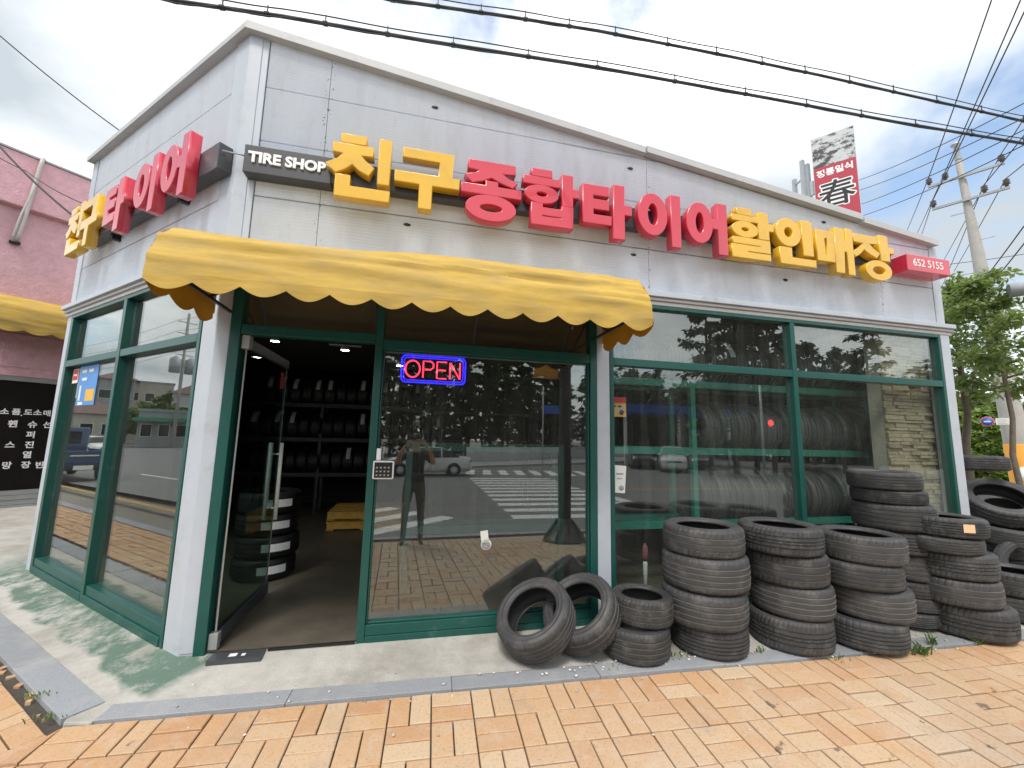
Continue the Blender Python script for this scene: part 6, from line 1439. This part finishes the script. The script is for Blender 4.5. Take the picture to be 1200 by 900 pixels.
# ------------------------------------------------------------------ the photographer (mirrored in the middle pane)
px_, py_ = 0.02, -3.98; gz = SZ(px_, py_)
person = thing('person', 'person in dark tee shirt holding a phone up, mirrored in the glass', 'person', (px_, py_, gz))
def skin_mesh(verts, edges, rad, root=0, sub=2):
    me = bpy.data.meshes.new('sk'); me.from_pydata(verts, edges, []); o = bpy.data.objects.new('sk', me); COL.objects.link(o)
    md = o.modifiers.new('skin', 'SKIN'); md.use_smooth_shade = True
    lay = me.skin_vertices[0] if me.skin_vertices else None
    if lay is None:
        bm = bmesh.new(); bm.from_mesh(me); bm.verts.layers.skin.verify(); bm.to_mesh(me); bm.free(); lay = me.skin_vertices[0]
    for i, r in enumerate(rad):
        r = r if isinstance(r, tuple) else (r, r); lay.data[i].radius = r; lay.data[i].use_root = (i == root)
    s = o.modifiers.new('sub', 'SUBSURF'); s.levels = sub; s.render_levels = sub
    dg = bpy.context.evaluated_depsgraph_get(); dg.update(); r = bpy.data.meshes.new_from_object(o.evaluated_get(dg)); bpy.data.objects.remove(o); return r
S = 1.05
vs, es, rd = [], [], []
def sv_(p, r, par=None):
    vs.append((p[0]*S, p[1]*S, p[2]*S)); rd.append(tuple(x*S for x in r) if isinstance(r, tuple) else r*S)
    if par is not None: es.append((par, len(vs)-1))
    return len(vs)-1
pel = sv_((0, 0, .98), (.165, .11)); sp1 = sv_((0, .0, 1.12), (.15, .105), pel); sp2 = sv_((0, .0, 1.28), (.165, .11), sp1); ch = sv_((0, -.01, 1.42), (.15, .10), sp2)
nk = sv_((0, .005, 1.50), .058, ch); hd0 = sv_((0, .02, 1.58), (.066, .075), nk); hd1 = sv_((0, .025, 1.66), (.078, .095), hd0); hd2 = sv_((0, .02, 1.73), (.066, .08), hd1)
HW = []
for s in (-1, 1):
    sh = sv_((s*.17, -.01, 1.42), .062, ch); el = sv_((s*.30, .12, 1.30), .046, sh); fa = sv_((s*.24, .24, 1.46), .038, el); wr_ = sv_((s*.125, .335, 1.635), .028, fa); HW.append((s, V(vs[wr_])))
    pa_ = sv_((s*.105, .35, 1.67), (.034, .022), wr_)
    hp = sv_((s*.10, 0, .90), .105, pel); kn = sv_((s*.125, .02, .52), .066, hp); cf = sv_((s*.135, -.01, .32), .058, kn); an = sv_((s*.14, -.02, .10), .042, cf); he = sv_((s*.14, -.02, .045), .042, an); to = sv_((s*.155, .13, .035), (.045, .032), he); sv_((s*.16, .20, .03), (.036, .024), to)
bm_ = skin_mesh(vs, es, rd)
for mm in ('shirt', 'trousers', 'skin', 'shoes'): bm_.materials.append(M[mm])
for p in bm_.polygons:
    c = p.center/S; p.use_smooth = True
    if c.z < 0.085: k_ = 3
    elif c.z < 0.99 and abs(c.x) < .28: k_ = 1
    elif c.z > 1.485 and abs(c.x) < .10 and c.y < .2: k_ = 2
    elif c.y > 0.085 and abs(c.x) > 0.06 and c.z > 1.2 and (abs(c.x) > 0.235 or c.y > .14): k_ = 2
    else: k_ = 0
    p.material_index = k_
body = link_mesh('body', bm_, [], person)
# fingers: a short skinned chain each, curled round the phone
for s, w_ in HW:
    for fi in range(4):
        b0 = V((s*.098, .352, 1.662+.018*(fi-1.5)))*S; L_f = (.80, .95, 1.0, .86)[fi]
        ch_ = [b0, b0+V((-s*.020*L_f, .020, .004))*S, b0+V((-s*.042*L_f, .024, .002))*S, b0+V((-s*.056*L_f, .016, -.002))*S]
        fm = skin_mesh([tuple(x) for x in ch_], [(0, 1), (1, 2), (2, 3)], [.0095, .009, .0085, .007], 0, 1); fm.materials.append(M['skin']); link_mesh('finger', fm, [], person)
    b0 = V((s*.10, .335, 1.640))*S; ch_ = [b0, b0+V((-s*.018, -.012, .016))*S, b0+V((-s*.036, -.010, .026))*S]
    fm = skin_mesh([tuple(x) for x in ch_], [(0, 1), (1, 2)], [.011, .0105, .008], 0, 1); fm.materials.append(M['skin']); link_mesh('thumb', fm, [], person)
def lpart(nm, fn, mm):
    q = MB(); fn(q); return q.build(nm, mm, person, world=False)
lpart('hair', lambda q: q.lathe([(.072, -.03), (.092, .0), (.096, .04), (.085, .085), (.05, .112), (0.0, .12)], 18, M=Matrix.Translation((0, -.003*S, 1.685*S)) @ Matrix.Scale(1.12, 4, (0, 1, 0))), M['hair'])
lpart('nose', lambda q: q.lathe([(.004, 0.0), (.012, -.02), (.016, -.035), (.008, -.042)], 10, M=Matrix.Translation((0, .118*S, 1.665*S))), M['skin'])
for s in (-1, 1):
    lpart('eye', lambda q: q.lathe([(0, -.006), (.011, -.003), (.011, .003), (0, .006)], 10, M=Matrix.Translation((s*.033, .112*S, 1.67*S)) @ Matrix.Rotation(R_(90), 4, 'X')), M['black'])
    lpart('ear', lambda q: q.lathe([(0, -.012), (.026, -.006), (.026, .006), (0, .012)], 12, M=Matrix.Translation((s*.088, .01, 1.645*S)) @ Matrix.Rotation(R_(90), 4, 'Y')), M['skin'])
lpart('mouth', lambda q: q.box((-.024, .105*S, 1.593*S), (.024, .113*S, 1.602*S)), M['red_lens'])
# the phone, just behind the viewpoint
ph = thing('phone', 'dark phone held up in both hands by the person mirrored in the glass', 'phone', (0, CAM.y-.014, CAM.z))
q = MB(); bk = cw*-0.014
hx, hy = cr*0.078, cu*0.037; cX = CAM+bk-cr*0.055-cu*0.015
q.prism([cX-hx-hy, cX+hx-hy, cX+hx+hy, cX-hx+hy], cw*-0.008); q.build('case', M['black'], ph, bev=0.003)
q = MB(); q.prism([CAM+bk+cw*.001-cr*.016-cu*.016, CAM+bk+cw*.001+cr*.016-cu*.016, CAM+bk+cw*.001+cr*.016+cu*.016, CAM+bk+cw*.001-cr*.016+cu*.016], cw*0.002); q.build('lens_block', M['alu'], ph)
